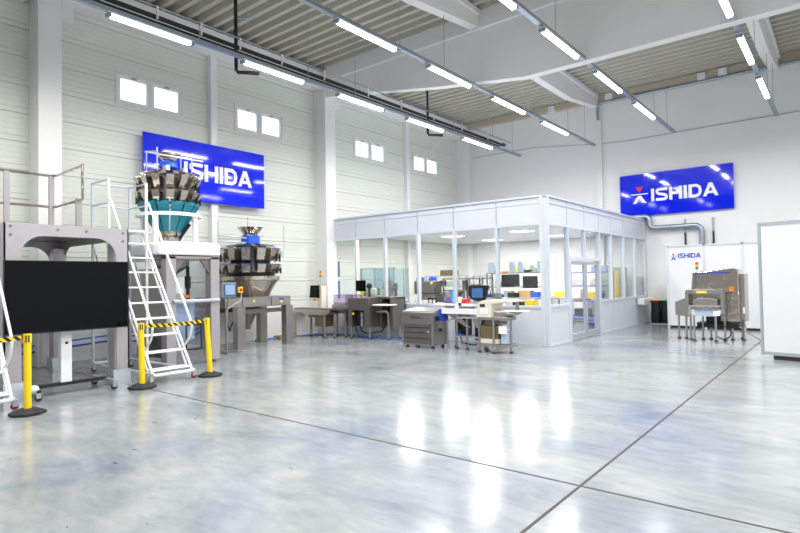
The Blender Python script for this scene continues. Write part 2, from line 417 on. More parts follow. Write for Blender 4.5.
for i, (a, c) in enumerate(zip(MY[:-1], MY[1:])):
    z0 = 2.10 if i in (1, 2) else SILL + .02
    bp(B(OB).box(-5.405, -5.395, a + .03, c - .03, z0, HEAD), 'window_pane', 'glass')
bp(B(OB).box(FX0 - .1, -5.37, 12.02, GY1, HZ - .04, HZ), 'roof_panel', 'booth')
bp(B(OB).box(WX + .03, -5.46, 12.1, GY1, 3.05, 3.10), 'ceiling_panel', 'whitemetal')
# double glazed door of the room
dr = thing('door_1', 'grey aluminium double glass door into the glazed room', 'door', (-5.4, 14.4, 0)); dr['kind'] = 'structure'
OD = (-5.4, 14.4, 0)
bp(B(OD).box(-5.46, -5.33, 13.285, 13.36, 0, 2.1).box(-5.46, -5.33, 15.39, 15.465, 0, 2.1).box(-5.46, -5.33, 13.36, 15.39, 2.02, 2.10), 'door_frame', 'lightalu', dr)
for a, c in ((13.37, 14.42), (14.43, 15.38)):
    b = B(OD)
    b.box(-5.42, -5.36, a, a + .09, .02, 2.0).box(-5.42, -5.36, c - .09, c, .02, 2.0).box(-5.42, -5.36, a + .09, c - .09, 1.91, 2.0).box(-5.42, -5.36, a + .09, c - .09, .02, .17)
    lf = bp(b, 'door_leaf', 'alu', dr)
    bp(B(OD).box(-5.395, -5.385, a + .08, c - .08, .16, 1.92), 'pane', 'glass', lf)
    yh = c - .05 if a < 14 else a + .05
    bp(B(OD).tube([(-5.36, yh, 1.0), (-5.31, yh, 1.0), (-5.31, yh + (-.1 if a < 14 else .1), 1.0)], .012, 8), 'handle', 'black', lf)

# ------------------------------------------------------------------ lamps: trunking with batten lamps
LAMPS = [(4.22, 5.70), (6.93, 8.52), (9.70, 11.34), (12.47, 14.22), (15.42, 17.28)]
BACK = [(-1.6, 0), (1.25, 2.85)]
ROWX = [-9.70, -6.93, -4.30, -1.50, 1.25, 4.0]
names = ['first', 'second', 'third', 'fourth', 'fifth', 'sixth']
pos = ['nearest', 'second nearest', 'middle', 'second farthest', 'farthest']
def hall_lamp(X, y0, y1, label):
    o = (X, (y0 + y1) / 2, 6.2)
    t = T('batten_lamp', label, 'lamp', o, 'batten lamps under the hall roof')
    t.part(t.b().box(X - .055, X + .055, y0 - .05, y1 + .05, 6.235, 6.27), 'housing', 'whitemetal')
    t.part(t.b().prism([(X - .055, 6.235), (X - .05, 6.20), (X - .03, 6.175), (X + .03, 6.175), (X + .05, 6.20), (X + .055, 6.235)], 'y', y0, y1), 'diffuser', 'tube')
    for ye in (y0 - .06, y1): t.part(t.b().box(X - .06, X + .06, ye, ye + .06, 6.18, 6.24), 'end_cap', 'galv')
    L = bpy.data.lights.new('lamp_light', 'AREA'); L.shape = 'RECTANGLE'; L.size = .1; L.size_y = (y1 - y0); L.energy = LAMP_W; L.color = (1.0, .985, .955); L.spread = R(168)
    lo = bpy.data.objects.new('lamp_light', L); COL.objects.link(lo); lo.parent = t.e; lo.location = (0, 0, -.03)
rowname = ['row nearest the left wall', 'second row from the left wall', 'third row from the left wall', 'rightmost row in view', 'a row right of the view', 'the last row by the right wall']
for i, X in enumerate(ROWX):
    vis = i < 4
    y_end = 19.5 if i == 0 else 19.8
    t = T('lamp_trunking', 'long galvanised trunking hung on thin wires, ' + rowname[i], 'trunking', (X, 8, 6.3), 'lamp trunking runs')
    t.part(t.b().box(X - .05, X + .05, FY + .2, y_end, 6.27, 6.275).box(X - .05, X - .045, FY + .2, y_end, 6.275, 6.34).box(X + .045, X + .05, FY + .2, y_end, 6.275, 6.34), 'channel', 'galv')
    for yy in (-3.0, -.1, 2.9, 5.9, 8.7, 10.3, 13.4, 14.9, 17.4, 18.9):
        t.part(t.b().cyl((X, yy, 6.275), (X, yy, RZ + .02), .007, n=6).box(X - .02, X + .02, yy - .03, yy + .03, 6.27, 6.36), 'hanger_wire', 'galv')
    Ls = list(zip(LAMPS, pos))
    for (a, c), nm in Ls:
        hall_lamp(X, a, c, 'glowing white batten lamp, %s one in the %s' % (nm, rowname[i]))
    for j, (a, c) in enumerate(BACK):
        hall_lamp(X, a, c, 'glowing white batten lamp %s the camera in the %s' % (('behind', 'above')[j], rowname[i]))
# black pipes beside the left row, with thin bright conduit above
t = T('black_service_pipe', 'thick black insulated pipe running beside the leftmost lamp row', 'pipe', (-9.98, 10, 6.5))
t.part(t.b().cyl((-9.84, FY + .2, 6.55), (-9.84, 18.4, 6.55), .045).cyl((-9.86, FY + .2, 6.46), (-9.86, 18.2, 6.46), .03), 'pipe_run', 'black', smooth=True)
t.part(t.b().cyl((-9.84, 18.4, 6.57), (-9.84, 18.52, 6.57), .07), 'end_cap', 'brightblue')
for yy in (3.6, 5.1, 6.0, 6.9, 8.0, 9.3, 10.9, 12.3, 13.9, 15.5, 17.2):
    t.part(t.b().box(-9.80, -9.77, yy - .015, yy + .015, 6.50, 6.74), 'clip', 'whitemetal')
single(B((-9.82, 10, 6.74)).cyl((-9.82, FY + .2, 6.74), (-9.82, 19.0, 6.74), .018, n=8), 'metal_conduit', 'galv', 'thin grey conduit running above the black pipe by the left wall', 'conduit')
for i, (yy, lb) in enumerate(((7.08, 'black drop pipe with a bent foot, above the first weighing machine sign'), (14.15, 'black drop pipe with a bent foot, farther one near the far corner'))):
    t = T('drop_pipe', lb, 'pipe', (-10.2, yy, 6.3), 'black drop pipes')
    t.part(t.b().tube([(-10.2, yy, RZ + .02), (-10.2, yy, 6.22), (-10.18, yy + .03, 6.17), (-10.0, yy + .22, 6.17), (-9.9, yy + .38, 6.17)], .04), 'pipe_run', 'black', smooth=True)
    t.part(t.b().cyl((-10.2, yy, 7.36), (-9.9, yy + .25, 7.36), .012), 'bracket', 'galv')
# pipe along top of back wall and cable
single(B((-3, BY - .3, 7.82)).tube([(-6.85, BY - .17, 7.25), (-6.87, BY - .17, 7.5), (-6.85, BY - .2, 7.78), (-6.7, BY - .28, 7.82), (RX - .1, BY - .28, 7.82)], .05), 'wall_pipe', 'galv', 'grey pipe running along the top of the white back wall', 'pipe', smooth=True)
single(B((-3, BY, 6.4)).tube([(-12.2, BY - .02, 6.72), (-9.4, BY - .02, 6.70), (-6.9, BY - .02, 6.42), (-5.9, BY - .02, 6.36), (-3, BY - .02, 6.40), (6.8, BY - .02, 6.42)], .012, 6), 'wall_cable', 'galv', 'thin cable crossing the upper back wall behind the lamps', 'cable')

# ------------------------------------------------------------------ signs
t = T('wall_sign', 'blue company sign with white lettering on the left cladding wall', 'sign', (-12.6, 7.9, 4.4), 'blue wall signs')
t.part(t.b().box(-12.63, -12.575, 6.20, 9.60, 3.64, 5.14), 'board', 'blue')
t.part(lettering(t.b(), (-12.575, 7.20, 4.17), (0, 1, 0), (0, 0, 1), (1, 0, 0), .43, 1.98), 'lettering', 'letter')
t.part(flat_polys(t.b(), EMB_TRI, (-12.575, 6.45, 4.12), (0, 1, 0), (0, 0, 1), (1, 0, 0), .54), 'emblem_triangle', 'red')
t.part(flat_polys(t.b(), EMB_BAR + EMB_LEGS, (-12.575, 6.45, 4.12), (0, 1, 0), (0, 0, 1), (1, 0, 0), .54), 'emblem_figure', 'letter')
for yy in (6.8, 7.6, 9.2): t.part(t.b().box(WX, -12.63, yy - .03, yy + .03, 3.8, 5.1), 'mounting_rail', 'alu')
t = T('wall_sign', 'blue company sign with red triangle emblem on the white back wall', 'sign', (-4.4, BY - .1, 4.4), 'blue wall signs')
t.part(t.b().box(-6.17, -2.70, BY - .10, BY - .04, 3.67, 5.11), 'board', 'blue')
t.part(lettering(t.b(), (-5.14, BY - .10, 4.13), (1, 0, 0), (0, 0, 1), (0, -1, 0), .43, 2.02), 'lettering', 'letter')
t.part(flat_polys(t.b(), EMB_TRI, (-5.80, BY - .10, 4.10), (1, 0, 0), (0, 0, 1), (0, -1, 0), .56), 'emblem_triangle', 'red')
t.part(flat_polys(t.b(), EMB_BAR + EMB_LEGS, (-5.80, BY - .10, 4.10), (1, 0, 0), (0, 0, 1), (0, -1, 0), .56), 'emblem_figure', 'letter')
for xx in (-5.6, -4.4, -3.2): t.part(t.b().box(xx - .03, xx + .03, BY - .04, BY, 3.8, 5.0), 'mounting_rail', 'alu')

# ventilation duct
t = T('ventilation_duct', 'round galvanised duct bending from the glazed room roof down the back wall', 'duct', (-4.5, BY - .15, 3.2))
def arc(c, r, a0, a1, n=6):
    return [(c[0] + r * math.cos(R(a0 + (a1 - a0) * i / n)), BY - .16, c[1] + r * math.sin(R(a0 + (a1 - a0) * i / n))) for i in range(n + 1)]
pts = [(-6.6, BY - .16, 3.62), (-5.45, BY - .16, 3.62)] + arc((-5.35, 3.47), .15, 80, 10) + arc((-5.04, 3.38), .17, 190, 265) + [(-4.4, BY - .16, 3.21), (-3.9, BY - .16, 3.21)] + arc((-3.83, 3.0), .21, 90, 0) + [(-3.62, BY - .16, 2.8), (-3.62, BY - .16, 0.3)]
t.part(t.b().tube(pts, .085, 16), 'duct_run', 'galv', smooth=True)
for p, q in (((-4.45, 3.21), (-4.41, 3.21)), ((-3.95, 3.21), (-3.91, 3.21))): t.part(t.b().cyl((p[0], BY - .16, p[1]), (q[0], BY - .16, q[1]), .092, n=16), 'collar', 'galv')
for x, lb in ((-4.13, 'short grey and black rod fixed upright on the back wall, left one'), (-3.31, 'short grey and black rod fixed upright on the back wall, right one')):
    t = T('wall_rod', lb, 'rod', (x, BY - .05, 3), 'rods above the white partition')
    t.part(t.b().box(x - .025, x + .025, BY - .05, BY, 3.0, 3.45), 'upper_rod', 'galv'); t.part(t.b().box(x - .025, x + .025, BY - .06, BY, 2.3, 3.0), 'lower_rod', 'black')

# ------------------------------------------------------------------ white partition screens on the right
t = T('partition_wall', 'white partition with small blue lettering behind the steel machine', 'partition', (-3, 18.3, 0), 'white partitions')
xs = [-4.27, -3.27, -2.30, -1.30]
for a, c in zip(xs[:-1], xs[1:]):
    t.part(t.b().box(a + .03, c - .03, 18.3, 18.34, .10, 2.46), 'panel', 'partition')
b = t.b()
for x in xs: b.box(x - .03, x + .03, 18.28, 18.36, 0, 2.5)
b.box(xs[0], xs[-1], 18.28, 18.36, 2.46, 2.5).box(xs[0], xs[-1], 18.285, 18.355, .07, .10)
t.part(b, 'frame', 'booth')
t.part(t.b().box(xs[0] + .05, xs[-1], 18.30, 18.345, 0, .07), 'dark_gap_strip', 'black')
t.part(lettering(t.b(), (-3.97, 18.30, 2.11), (1, 0, 0), (0, 0, 1), (0, -1, 0), .14, .62, .004), 'lettering', 'letterblue')
t.part(flat_polys(t.b(), EMB_TRI, (-4.19, 18.30, 2.05), (1, 0, 0), (0, 0, 1), (0, -1, 0), .19, .004), 'emblem_triangle', 'red')
t.part(flat_polys(t.b(), EMB_BAR + EMB_LEGS, (-4.19, 18.30, 2.05), (1, 0, 0), (0, 0, 1), (0, -1, 0), .19, .004), 'emblem_figure', 'letterblue')

t = T('partition_screen', 'tall white free-standing partition screen at the right edge', 'partition', (-1.3, 12.45, 0), 'white partitions')
Ms = Matrix.Translation((-1.30, 12.45, 0)) @ Matrix.Rotation(R(-13), 4, 'Z')
def sb():
    b = t.b(); b.M = Ms; return b
t.part(sb().box(.05, 2.4, -.02, .02, .14, 2.50), 'panel', 'partition')
t.part(sb().box(0, .045, -.03, .03, .07, 2.56).box(2.4, 2.45, -.035, .035, .07, 2.56).box(.05, 2.4, -.03, .03, 2.50, 2.56).box(.05, 2.4, -.03, .03, .08, .14), 'frame', 'alu')
t.part(sb().box(.2, 2.4, -.02, .03, 0, .07), 'dark_gap_strip', 'rubber')  # black strip stands in for the shadow in the gap under the screen

# waste bag holders
for x0, x1, m, lb in ((-5.10, -4.80, 'orange', 'black waste bag under an orange lid beside the glazed room'), (-4.79, -4.48, 'green', 'black waste bag under a green lid beside the white partition')):
    t = T('waste_bin', lb, 'bin', ((x0 + x1) / 2, 19.6, 0), 'waste bag holders')
    xm = (x0 + x1) / 2
    prof = [(.02, .03), (.13, .03), (.145, .12), (.15, .4), (.135, .6), (.14, .76), (.02, .76)]
    b = t.b(); vs = []; nn = 20
    for rr, z in prof:
        for kk in range(nn):
            a = 2 * math.pi * kk / nn; w = 1 + .06 * math.sin(kk * 2.3 + z * 9) ; ca, sa = math.cos(a), math.sin(a); vs.append((xm + rr * w * math.copysign(abs(ca) ** .5, ca), 19.6 + rr * w * 1.1 * math.copysign(abs(sa) ** .5, sa), z))
    b.poly(vs, [(i * nn + kk, i * nn + (kk + 1) % nn, (i + 1) * nn + (kk + 1) % nn, (i + 1) * nn + kk) for i in range(len(prof) - 1) for kk in range(nn)])
    t.part(b, 'waste_bag', 'bag', smooth=True)
    t.part(t.b().box(x0, x1, 19.43, 19.80, .76, .80), 'lid', m, bevel=.01)
    t.part(t.b().box(x0, x1, 19.44, 19.78, 0, .03).box(x0, x0 + .02, 19.76, 19.78, .03, .76).box(x1 - .02, x1, 19.76, 19.78, .03, .76), 'stand_frame', 'alu')
single(B((-5.2, 19.35, .7)).box(-5.33, -5.12, 18.85, 19.9, .66, .86), 'wall_cabinet', 'whitemetal', 'small white box mounted low on the glazed room wall by the bins', 'box', bevel=.01)

# ================================================================== MACHINES, LEFT
def caster(t, x, y, parent=None, r=.045, m='wheel', top=.13):
    b = t.b(); b.cyl((x - .015, y, r), (x + .015, y, r), r, n=14)
    w = t.part(b, 'caster', m if m != 'black' else 'rubber')
    t.part(t.b().box(x - .022, x - .016, y - .03, y + .03, r, top).box(x + .016, x + .022, y - .03, y + .03, r, top).box(x - .03, x + .03, y - .035, y + .035, top - .01, top), 'fork', 'alu', w)

# arched stainless platform frame
OX = (-10.5, 3.4, 0)
t = T('steel_platform', 'arched stainless steel platform frame with guard rails behind the large screen', 'platform', OX)
def arch(y0, y1, zt, zb, r, w):
    """portal outline: legs w wide, beam zt..zb, inner corners of radius r"""
    pts = [(y0, 0), (y0, zt), (y1, zt), (y1, 0), (y1 - w, 0)]
    for i in range(7): a = R(i * 15); pts.append((y1 - w - r + r * math.cos(a), zb - r + r * math.sin(a)))
    for i in range(7): a = R(90 + i * 15); pts.append((y0 + w + r + r * math.cos(a), zb - r + r * math.sin(a)))
    pts.append((y0 + w, 0)); return pts
PY0, PY1, PX0, PX1 = 2.52, 4.24, -11.92, -9.12
t.part(t.b().prism(arch(PY0, PY1, 2.5, 2.33, .30, .20), 'x', PX1 - .02, PX1), 'front_frame', 'platform')
t.part(t.b().prism(arch(PY0, PY1, 2.5, 2.33, .30, .20), 'x', PX0, PX0 + .02), 'rear_frame', 'platform')
for yy, s in ((PY0, 1), (PY1, -1)):
    t.part(t.b().prism([(a, c) for a, c in arch(PX0, PX1, 2.5, 2.33, .28, .22)], 'y', yy, yy + .02 * s), 'side_frame', 'platform')
for x in (PX0 + .02, PX1 - .24):
    for y in (PY0 + .02, PY1 - .22):
        t.part(t.b().box(x, x + .22, y, y + .20, .22, 2.3), 'leg', 'platform')
        t.part(t.b().prism([(x - .06, 0), (x + .28, 0), (x + .24, .24), (x - .02, .24)], 'y', y - .03, y + .24), 'foot', 'alu')
t.part(t.b().box(PX0 + .02, PX1 - .02, PY0 + .02, PY1 - .02, 2.44, 2.49), 'deck_plate', 'steeldark')
g = t.b()
for z in (2.97, 3.51): g.tube([(-10.72, PY0 + .05, z), (-10.72, 3.66, z), (-10.64, 3.72, z), (-9.42, 3.66, z)], .022, 8)
g.cyl((-9.42, 3.66, 2.97), (-9.42, 3.66, 3.53), .022, n=8)
t.part(g, 'guard_rail', 'mirror', smooth=True)
for (x, y) in ((-10.72, 3.0), (-10.72, 3.66), (-9.6, 3.67)): t.part(t.b().box(x - .025, x + .025, y - .04, y + .04, 2.49, 3.0 if x > -10 else 3.5), 'rail_post', 'greypaint')
for (y, z) in ((2.6, 2.45), (2.6, 2.33), (3.2, 2.43), (4.15, 2.43), (4.15, 2.3), (3.6, 2.43), (2.6, 1.95), (4.15, 1.95)): t.part(t.b().cyl((PX1, y, z), (PX1 + .012, y, z), .018, n=8), 'bolt', 'steeldark')

def ladder(dx, dy, label):
    o = (-9.6 + dx, 4.7 + dy, 0)
    t = T('rolling_ladder', label, 'ladder', o, 'rolling platform ladders')
    def X(x): return x + dx
    Y0, Y1 = 4.36 + dy, 5.04 + dy
    def xs(z): return -8.47 - z / 1.455
    for y in (Y0, Y1):
        t.part(t.b().tube([(X(xs(.12)), y, .12), (X(xs(2.58)), y, 2.58)], .022, 8), 'stringer', 'whitemetal', smooth=True)
        t.part(t.b().tube([(X(xs(.12) - .13), y, .12), (X(xs(2.50) - .13), y, 2.50)], .018, 8), 'stringer', 'whitemetal', smooth=True)
        t.part(t.b().tube([(X(-10.13), y, 3.15), (X(-10.02), y, 3.10), (X(-8.60), y, .98), (X(-8.56), y, .88), (X(-8.62), y, .70), (X(-8.83), y, .52)], .019, 8), 'handrail', 'whitemetal', smooth=True)
        t.part(t.b().box(X(-10.13), X(-10.09), y - .02, y + .02, 0.16, 3.5), 'post', 'whitemetal')
        t.part(t.b().box(X(-10.79), X(-10.75), y - .02, y + .02, 0.16, 3.5), 'post', 'alu')
        for z in (3.07, 3.48): t.part(t.b().cyl((X(-10.13), y, z), (X(-10.77), y, z), .016, n=8), 'guard_rail', 'alu')
        t.part(t.b().cyl((X(-8.5), y, .16), (X(-10.79), y, .16), .022, n=8), 'base_rail', 'whitemetal')
        t.part(t.b().cyl((X(-10.11), y, 1.2), (X(-10.77), y, 2.4), .014, n=8), 'brace', 'alu')
        caster(t, X(-8.56), y + (.03 if y == Y1 else -.03), m='wheel'); caster(t, X(-10.75), y, m='wheel')
    for z in (3.07, 3.48): t.part(t.b().cyl((X(-10.77), Y0, z), (X(-10.77), Y1, z), .016, n=8), 'guard_rail', 'alu')
    t.part(t.b().cyl((X(-10.77), Y0, .16), (X(-10.77), Y1, .16), .02, n=8), 'base_rail', 'whitemetal')
    t.part(t.b().cyl((X(-8.53), Y0, .14), (X(-8.53), Y1, .14), .026, n=8), 'base_rail', 'whitemetal')
    for i in range(9):
        z = .22 + i * .268
        t.part(t.b().box(X(xs(z)) - .19, X(xs(z)) + .01, Y0 + .01, Y1 - .01, z - .03, z), 'tread', 'whitemetal', bevel=.004)
    t.part(t.b().box(X(-10.80), X(-10.08), Y0, Y1, 2.56, 2.60), 'platform', 'whitemetal')
ladder(-.08, .03, 'white rolling ladder with nine treads beside the yellow safety posts')
ladder(.12, -2.62, 'white rolling ladder cut off by the left edge beside the large screen')

# large screen on a wheeled stand
OT = (-9.2, 3.3, 0)
t = T('display_screen', 'large black flat screen on a white column and black wheeled base', 'screen', OT)
t.part(t.b().box(-8.92, -8.875, 2.45, 4.12, .93, 1.96), 'bezel', 'black', bevel=.004)
t.part(t.b().box(-8.876, -8.868, 2.465, 4.105, .95, 1.95), 'display_panel', 'blackgloss')
t.part(t.b().box(-8.98, -8.92, 2.9, 3.7, 1.15, 1.75), 'rear_cover', 'black')
t.part(t.b().box(-9.16, -9.04, 3.21, 3.36, .17, 1.7), 'column', 'whitemetal', bevel=.008)
t.part(t.b().box(-9.04, -8.98, 2.95, 3.65, 1.35, 1.42).box(-9.04, -8.98, 2.95, 3.65, 1.52, 1.58), 'mount_bracket', 'black')
t.part(t.b().box(-9.15, -9.03, 2.80, 3.86, .13, .17), 'base_bar', 'black')
for y in (2.80, 3.82): t.part(t.b().box(-9.50, -8.72, y, y + .05, .12, .155), 'base_bar', 'black' if y < 3 else 'alu')
for x in (-9.46, -8.76):
    for y in (2.825, 3.845): caster(t, x, y, m='black', top=.125)
t.part(t.b().ball((-8.80, 2.78, .17), .07, (1, 1, .8)), 'wheel_cover', 'whitemetal', smooth=True)
t.part(t.b().cyl((-9.04, 3.285, .75), (-9.03, 3.285, .75), .02), 'cable_port', 'black')

# safety posts with hazard tape
posts = [(-8.03, 2.47, 'yellow safety post on a black base in front of the large screen'), (-8.50, 4.15, 'yellow safety post standing at the left foot of the rolling ladder'), (-8.58, 5.37, 'slightly leaning yellow safety post right of the rolling ladder')]
for i, (x, y, lb) in enumerate(posts):
    t = T('barrier_post', lb, 'barrier post', (x, y, 0), 'yellow safety posts')
    lean = -.035 if i == 2 else (-.01 if i == 1 else 0)
    b = t.b()
    hexa = [(x + .205 * math.cos(R(a)), y + .205 * math.sin(R(a))) for a in range(22, 382, 45)]
    b.prism(hexa, 'z', 0, .03)
    vs = [(px, py, .03) for px, py in hexa] + [(x + (px - x) * .45, y + (py - y) * .45, .075) for px, py in hexa]
    b.poly(vs, [(k, (k + 1) % 8, 8 + (k + 1) % 8, 8 + k) for k in range(8)] + [tuple(range(8, 16))])
    t.part(b, 'base', 'rubber')
    t.part(t.b().cyl((x, y, .06), (x + lean * .8, y + lean, .90), .043, n=18), 'tube', 'yellow', smooth=True)
    t.part(t.b().cyl((x + lean * .8, y + lean, .90), (x + lean * .85, y + lean, 1.0), .048, n=18), 'tape_head', 'yellow', smooth=True)
    t.part(t.b().box(x + lean + .04, x + lean + .052, y + lean - .008, y + lean + .008, .9, .985).box(x + lean + .030, x + lean + .045, y + lean - .035, y + lean - .022, .9, .985), 'slot', 'black')
def tape(p, q, lb):
    b = B(((p[0] + q[0]) / 2, (p[1] + q[1]) / 2, .95)); nseg = 12; vs = []
    for k in range(nseg + 1):
        s = k / nseg; x = p[0] + (q[0] - p[0]) * s; y = p[1] + (q[1] - p[1]) * s; z = .955 - .02 * math.sin(math.pi * s)
        vs += [(x, y, z - .027), (x, y, z + .027), (x + .003, y, z + .027), (x + .003, y, z - .027)]
    fs = []
    for k in range(nseg):
        for j in range(4): fs.append((k * 4 + j, k * 4 + (j + 1) % 4, k * 4 + 4 + (j + 1) % 4, k * 4 + 4 + j))
    single(b.poly(vs, fs + [(0, 1, 2, 3), (nseg * 4, nseg * 4 + 1, nseg * 4 + 2, nseg * 4 + 3)]), 'hazard_tape', 'tape', lb, 'tape', 'hazard tapes')
tape((-8.51, 4.21, 0), (-8.61, 5.28, 0), 'black and yellow tape stretched between the two posts by the ladder')
tape((-8.05, 2.41, 0), (-8.02, .9, 0), 'black and yellow tape running off the left edge from the post')

# ------------------------------------------------------------------ multihead weighers
def ring_hoppers(t, name, c, n, rad, z0, z1, w, d, taper, m, tilt=0, off=0.0, strip=None, arm=None):
    for k in range(n):
        a = 2 * math.pi * (k + off) / n
        b = t.b(); b.M = Matrix.Translation((c[0], c[1], 0)) @ Matrix.Rotation(a, 4, 'Z')
        zb = z0 + (z1 - z0) * .35
        # radial profile (x = outward, z), extruded across
        prof = [(rad - d, z1), (rad + tilt, z1), (rad, zb), (rad - taper, z0), (rad - d + taper * .6, z0), (rad - d, zb)]
        vs = [(p[0], -w / 2, p[1]) for p in prof] + [(p[0], w / 2, p[1]) for p in prof]; m_ = len(prof)
        b.poly(vs, [(i, (i + 1) % m_, m_ + (i + 1) % m_, m_ + i) for i in range(m_)] + [tuple(reversed(range(m_))), tuple(range(m_, 2 * m_))])
        h = t.part(b, name, m, bevel=.006)
        if strip:
            b = t.b(); b.M = Matrix.Translation((c[0], c[1], 0)) @ Matrix.Rotation(a, 4, 'Z')
            b.box(rad + tilt * .8, rad + tilt + .008, -w / 2 + .01, w / 2 - .01, z1 - .02, z1)
            t.part(b, 'edge_strip', strip, h)
        if arm:
            b = t.b(); b.M = Matrix.Translation((c[0], c[1], 0)) @ Matrix.Rotation(a, 4, 'Z')
            b.box(rad - .02, rad + .03, w / 2 + .005, w / 2 + .025, z0 - .02, z0 + (z1 - z0) * .6).cyl((rad - .1, w / 2 + .02, z1 - .05), (rad + .02, w / 2 + .02, z1 - .05), .014, n=6)
            t.part(b, 'linkage', arm, h)

# first weigher on its bagging machine
C1 = (-11.05, 5.98)
OM = (-11, 5.95, 0)
t = T('bagging_machine', 'grey framed bagging machine with a white top cover behind the rolling ladder', 'machine', OM)
X0, X1, Y0, Y1 = -12.0, -9.98, 5.34, 6.48
for x in (X0, X1 - .2):
    for y in (Y0, Y1 - .2):
        t.part(t.b().box(x, x + .2, y, y + .2, .06, 2.13), 'leg', 'greypaint', bevel=.01)
        t.part(t.b().cyl((x + .1, y + .1, 0), (x + .1, y + .1, .06), .05), 'foot', 'steeldark')
t.part(t.b().prism([(Y0 - .14, 2.15), (Y1 + .02, 2.15), (Y1 + .02, 2.36), (Y1 - .05, 2.41), (Y0 - .08, 2.41), (Y0 - .14, 2.36)], 'x', X0 + .1, X1 + .02), 'top_cover', 'whitemetal', bevel=.03)
t.part(t.b().box(X0, X1, Y0, Y1, 2.08, 2.13), 'top_frame', 'steel')
t.part(t.b().prism([(Y1 - .2, 2.08), (Y1 - .42, 2.08), (Y1 - .2, 1.78)], 'x', X1 - .08, X1 - .04), 'gusset', 'steeldark')
t.part(t.b().prism([(Y0 + .2, 2.08), (Y0 + .42, 2.08), (Y0 + .2, 1.78)], 'x', X1 - .08, X1 - .04), 'gusset', 'steeldark')
t.part(t.b().box(X1 - .03, X1 + .06, Y0 + .12, Y1 - .02, 1.22, 1.29), 'cross_bar', 'alu', bevel=.02)
t.part(t.b().box(X1 - .08, X1 - .05, Y0 + .2, Y1 - .2, .32, 1.22), 'guard_door', 'clear')
t.part(t.b().box(X1 - .10, X1 - .085, Y0 + .2, Y0 + .62, .5, 1.22), 'blue_panel', 'paleblue')
b = t.b()
for (ya, yb, za, zb) in ((5.72, 5.745, .30, .80), (6.04, 6.065, .30, .80), (5.745, 6.04, .30, .325), (5.745, 6.04, .775, .80)): b.box(X1 + .0, X1 + .02, ya, yb, za, zb)
t.part(b, 'hatch_frame', 'black')
t.part(t.b().box(X0 + .2, X1 - .3, Y1 - .06, Y1 - .03, .3, 2.08), 'side_panel', 'clear')
t.part(t.b().lathe([(.03, 2.1), (.10, 2.1), (.09, 1.5), (.09, 1.1), (.03, 1.1)], (-10.9, 5.95)), 'forming_tube', 'mirror', smooth=True)
t.part(t.b().lathe([(.34, 2.06), (.34, 1.98), (.30, 1.92), (.2, 1.86), (.11, 1.8)], (-10.9, 5.95)), 'forming_collar', 'steel', smooth=True)
t.part(t.b().box(-10.9, -10.5, 5.62, 6.2, .92, 1.12).box(-11.2, -10.4, 5.6, 6.25, .82, .90), 'sealing_jaw', 'steeldark', bevel=.01)
t.part(t.b().box(-10.55, -10.40, 5.70, 5.95, 1.40, 1.72), 'control_box', 'whitemetal', bevel=.01)
t.part(t.b().cyl((-10.45, 6.05, 1.25), (-10.45, 6.05, 1.95), .035).cyl((-10.45, 6.05, 1.5), (-10.45, 6.05, 1.75), .06), 'air_cylinder', 'black')
t.part(t.b().cyl((-10.38, 5.98, 1.34), (-10.34, 5.98, 1.34), .035), 'stop_button', 'orange')
t.part(t.b().cyl((-11.7, 5.6, .95), (-11.7, 6.2, .95), .26, n=24), 'film_roll', 'cream', smooth=True)
t.part(t.b().box(X0 + .2, X1 - .2, Y0 + .1, Y0 + .14, .6, 1.9), 'side_panel', 'steel')
t.part(t.b().box(-11.6, -10.6, Y0 + .22, Y0 + .5, .12, .75), 'drive_cabinet', 'steeldark', bevel=.01)

t = T('multihead_weigher', 'large multihead weigher with teal chutes above the bagging machine', 'weighing machine', (C1[0], C1[1], 2.42), 'multihead weighers')
for a in (35, 125, 215, 305):
    x, y = C1[0] + .56 * math.cos(R(a)), C1[1] + .56 * math.sin(R(a))
    t.part(t.b().box(x - .045, x + .045, y - .045, y + .045, 2.41, 3.03), 'support_post', 'whitemetal', bevel=.006)
b = t.b(); b.lathe([(.60, 2.98), (.64, 2.98), (.64, 3.05), (.60, 3.05), (.60, 2.98)], C1, 36)
t.part(b, 'support_ring', 'whitemetal', smooth=True)
# teal chute plates, one per head, over a steel cone
nt_ = 14
for k in range(nt_):
    a0, a1 = 2 * math.pi * (k + .06) / nt_, 2 * math.pi * (k + .94) / nt_
    b = t.b(); vs = []
    for rr, z in ((.61, 3.27), (.61, 3.21), (.27, 2.68)):
        for a in (a0, a1):
            vs.append((C1[0] + rr * math.cos(a), C1[1] + rr * math.sin(a), z)); vs.append((C1[0] + (rr - .02) * math.cos(a), C1[1] + (rr - .02) * math.sin(a), z))
    # indices per level: outer a0, inner a0, outer a1, inner a1
    fs = []
    for l in (0, 4): fs += [(l, l + 2, l + 6, l + 4), (l + 1, l + 5, l + 7, l + 3), (l, l + 4, l + 5, l + 1), (l + 2, l + 3, l + 7, l + 6)]
    fs += [(0, 1, 3, 2), (8, 10, 11, 9)]
    t.part(b.poly(vs, fs), 'chute_plate', 'teal')
t.part(t.b().lathe([(.55, 3.20), (.245, 2.70), (.19, 2.68), (.18, 2.60), (.22, 2.56), (.22, 2.50), (.12, 2.42), (.10, 2.42)], C1), 'discharge_funnel', 'mirror', smooth=True)
t.part(t.b().tube([(C1[0] + .3, C1[1] + .30, 2.85), (C1[0] + .2, C1[1] + .18, 2.62), (C1[0] + .1, C1[1] + .12, 2.45)], .035), 'air_hose', 'black')
t.part(t.b().lathe([(.05, 3.22), (.40, 3.22), (.42, 3.38), (.38, 3.82), (.26, 3.88), (.05, 3.88)], C1, 20), 'drive_body', 'steeldark', smooth=True)
ring_hoppers(t, 'weigh_hopper', C1, 14, .60, 3.27, 3.49, .145, .15, .05, 'mirror', .05, 0, None, 'black')
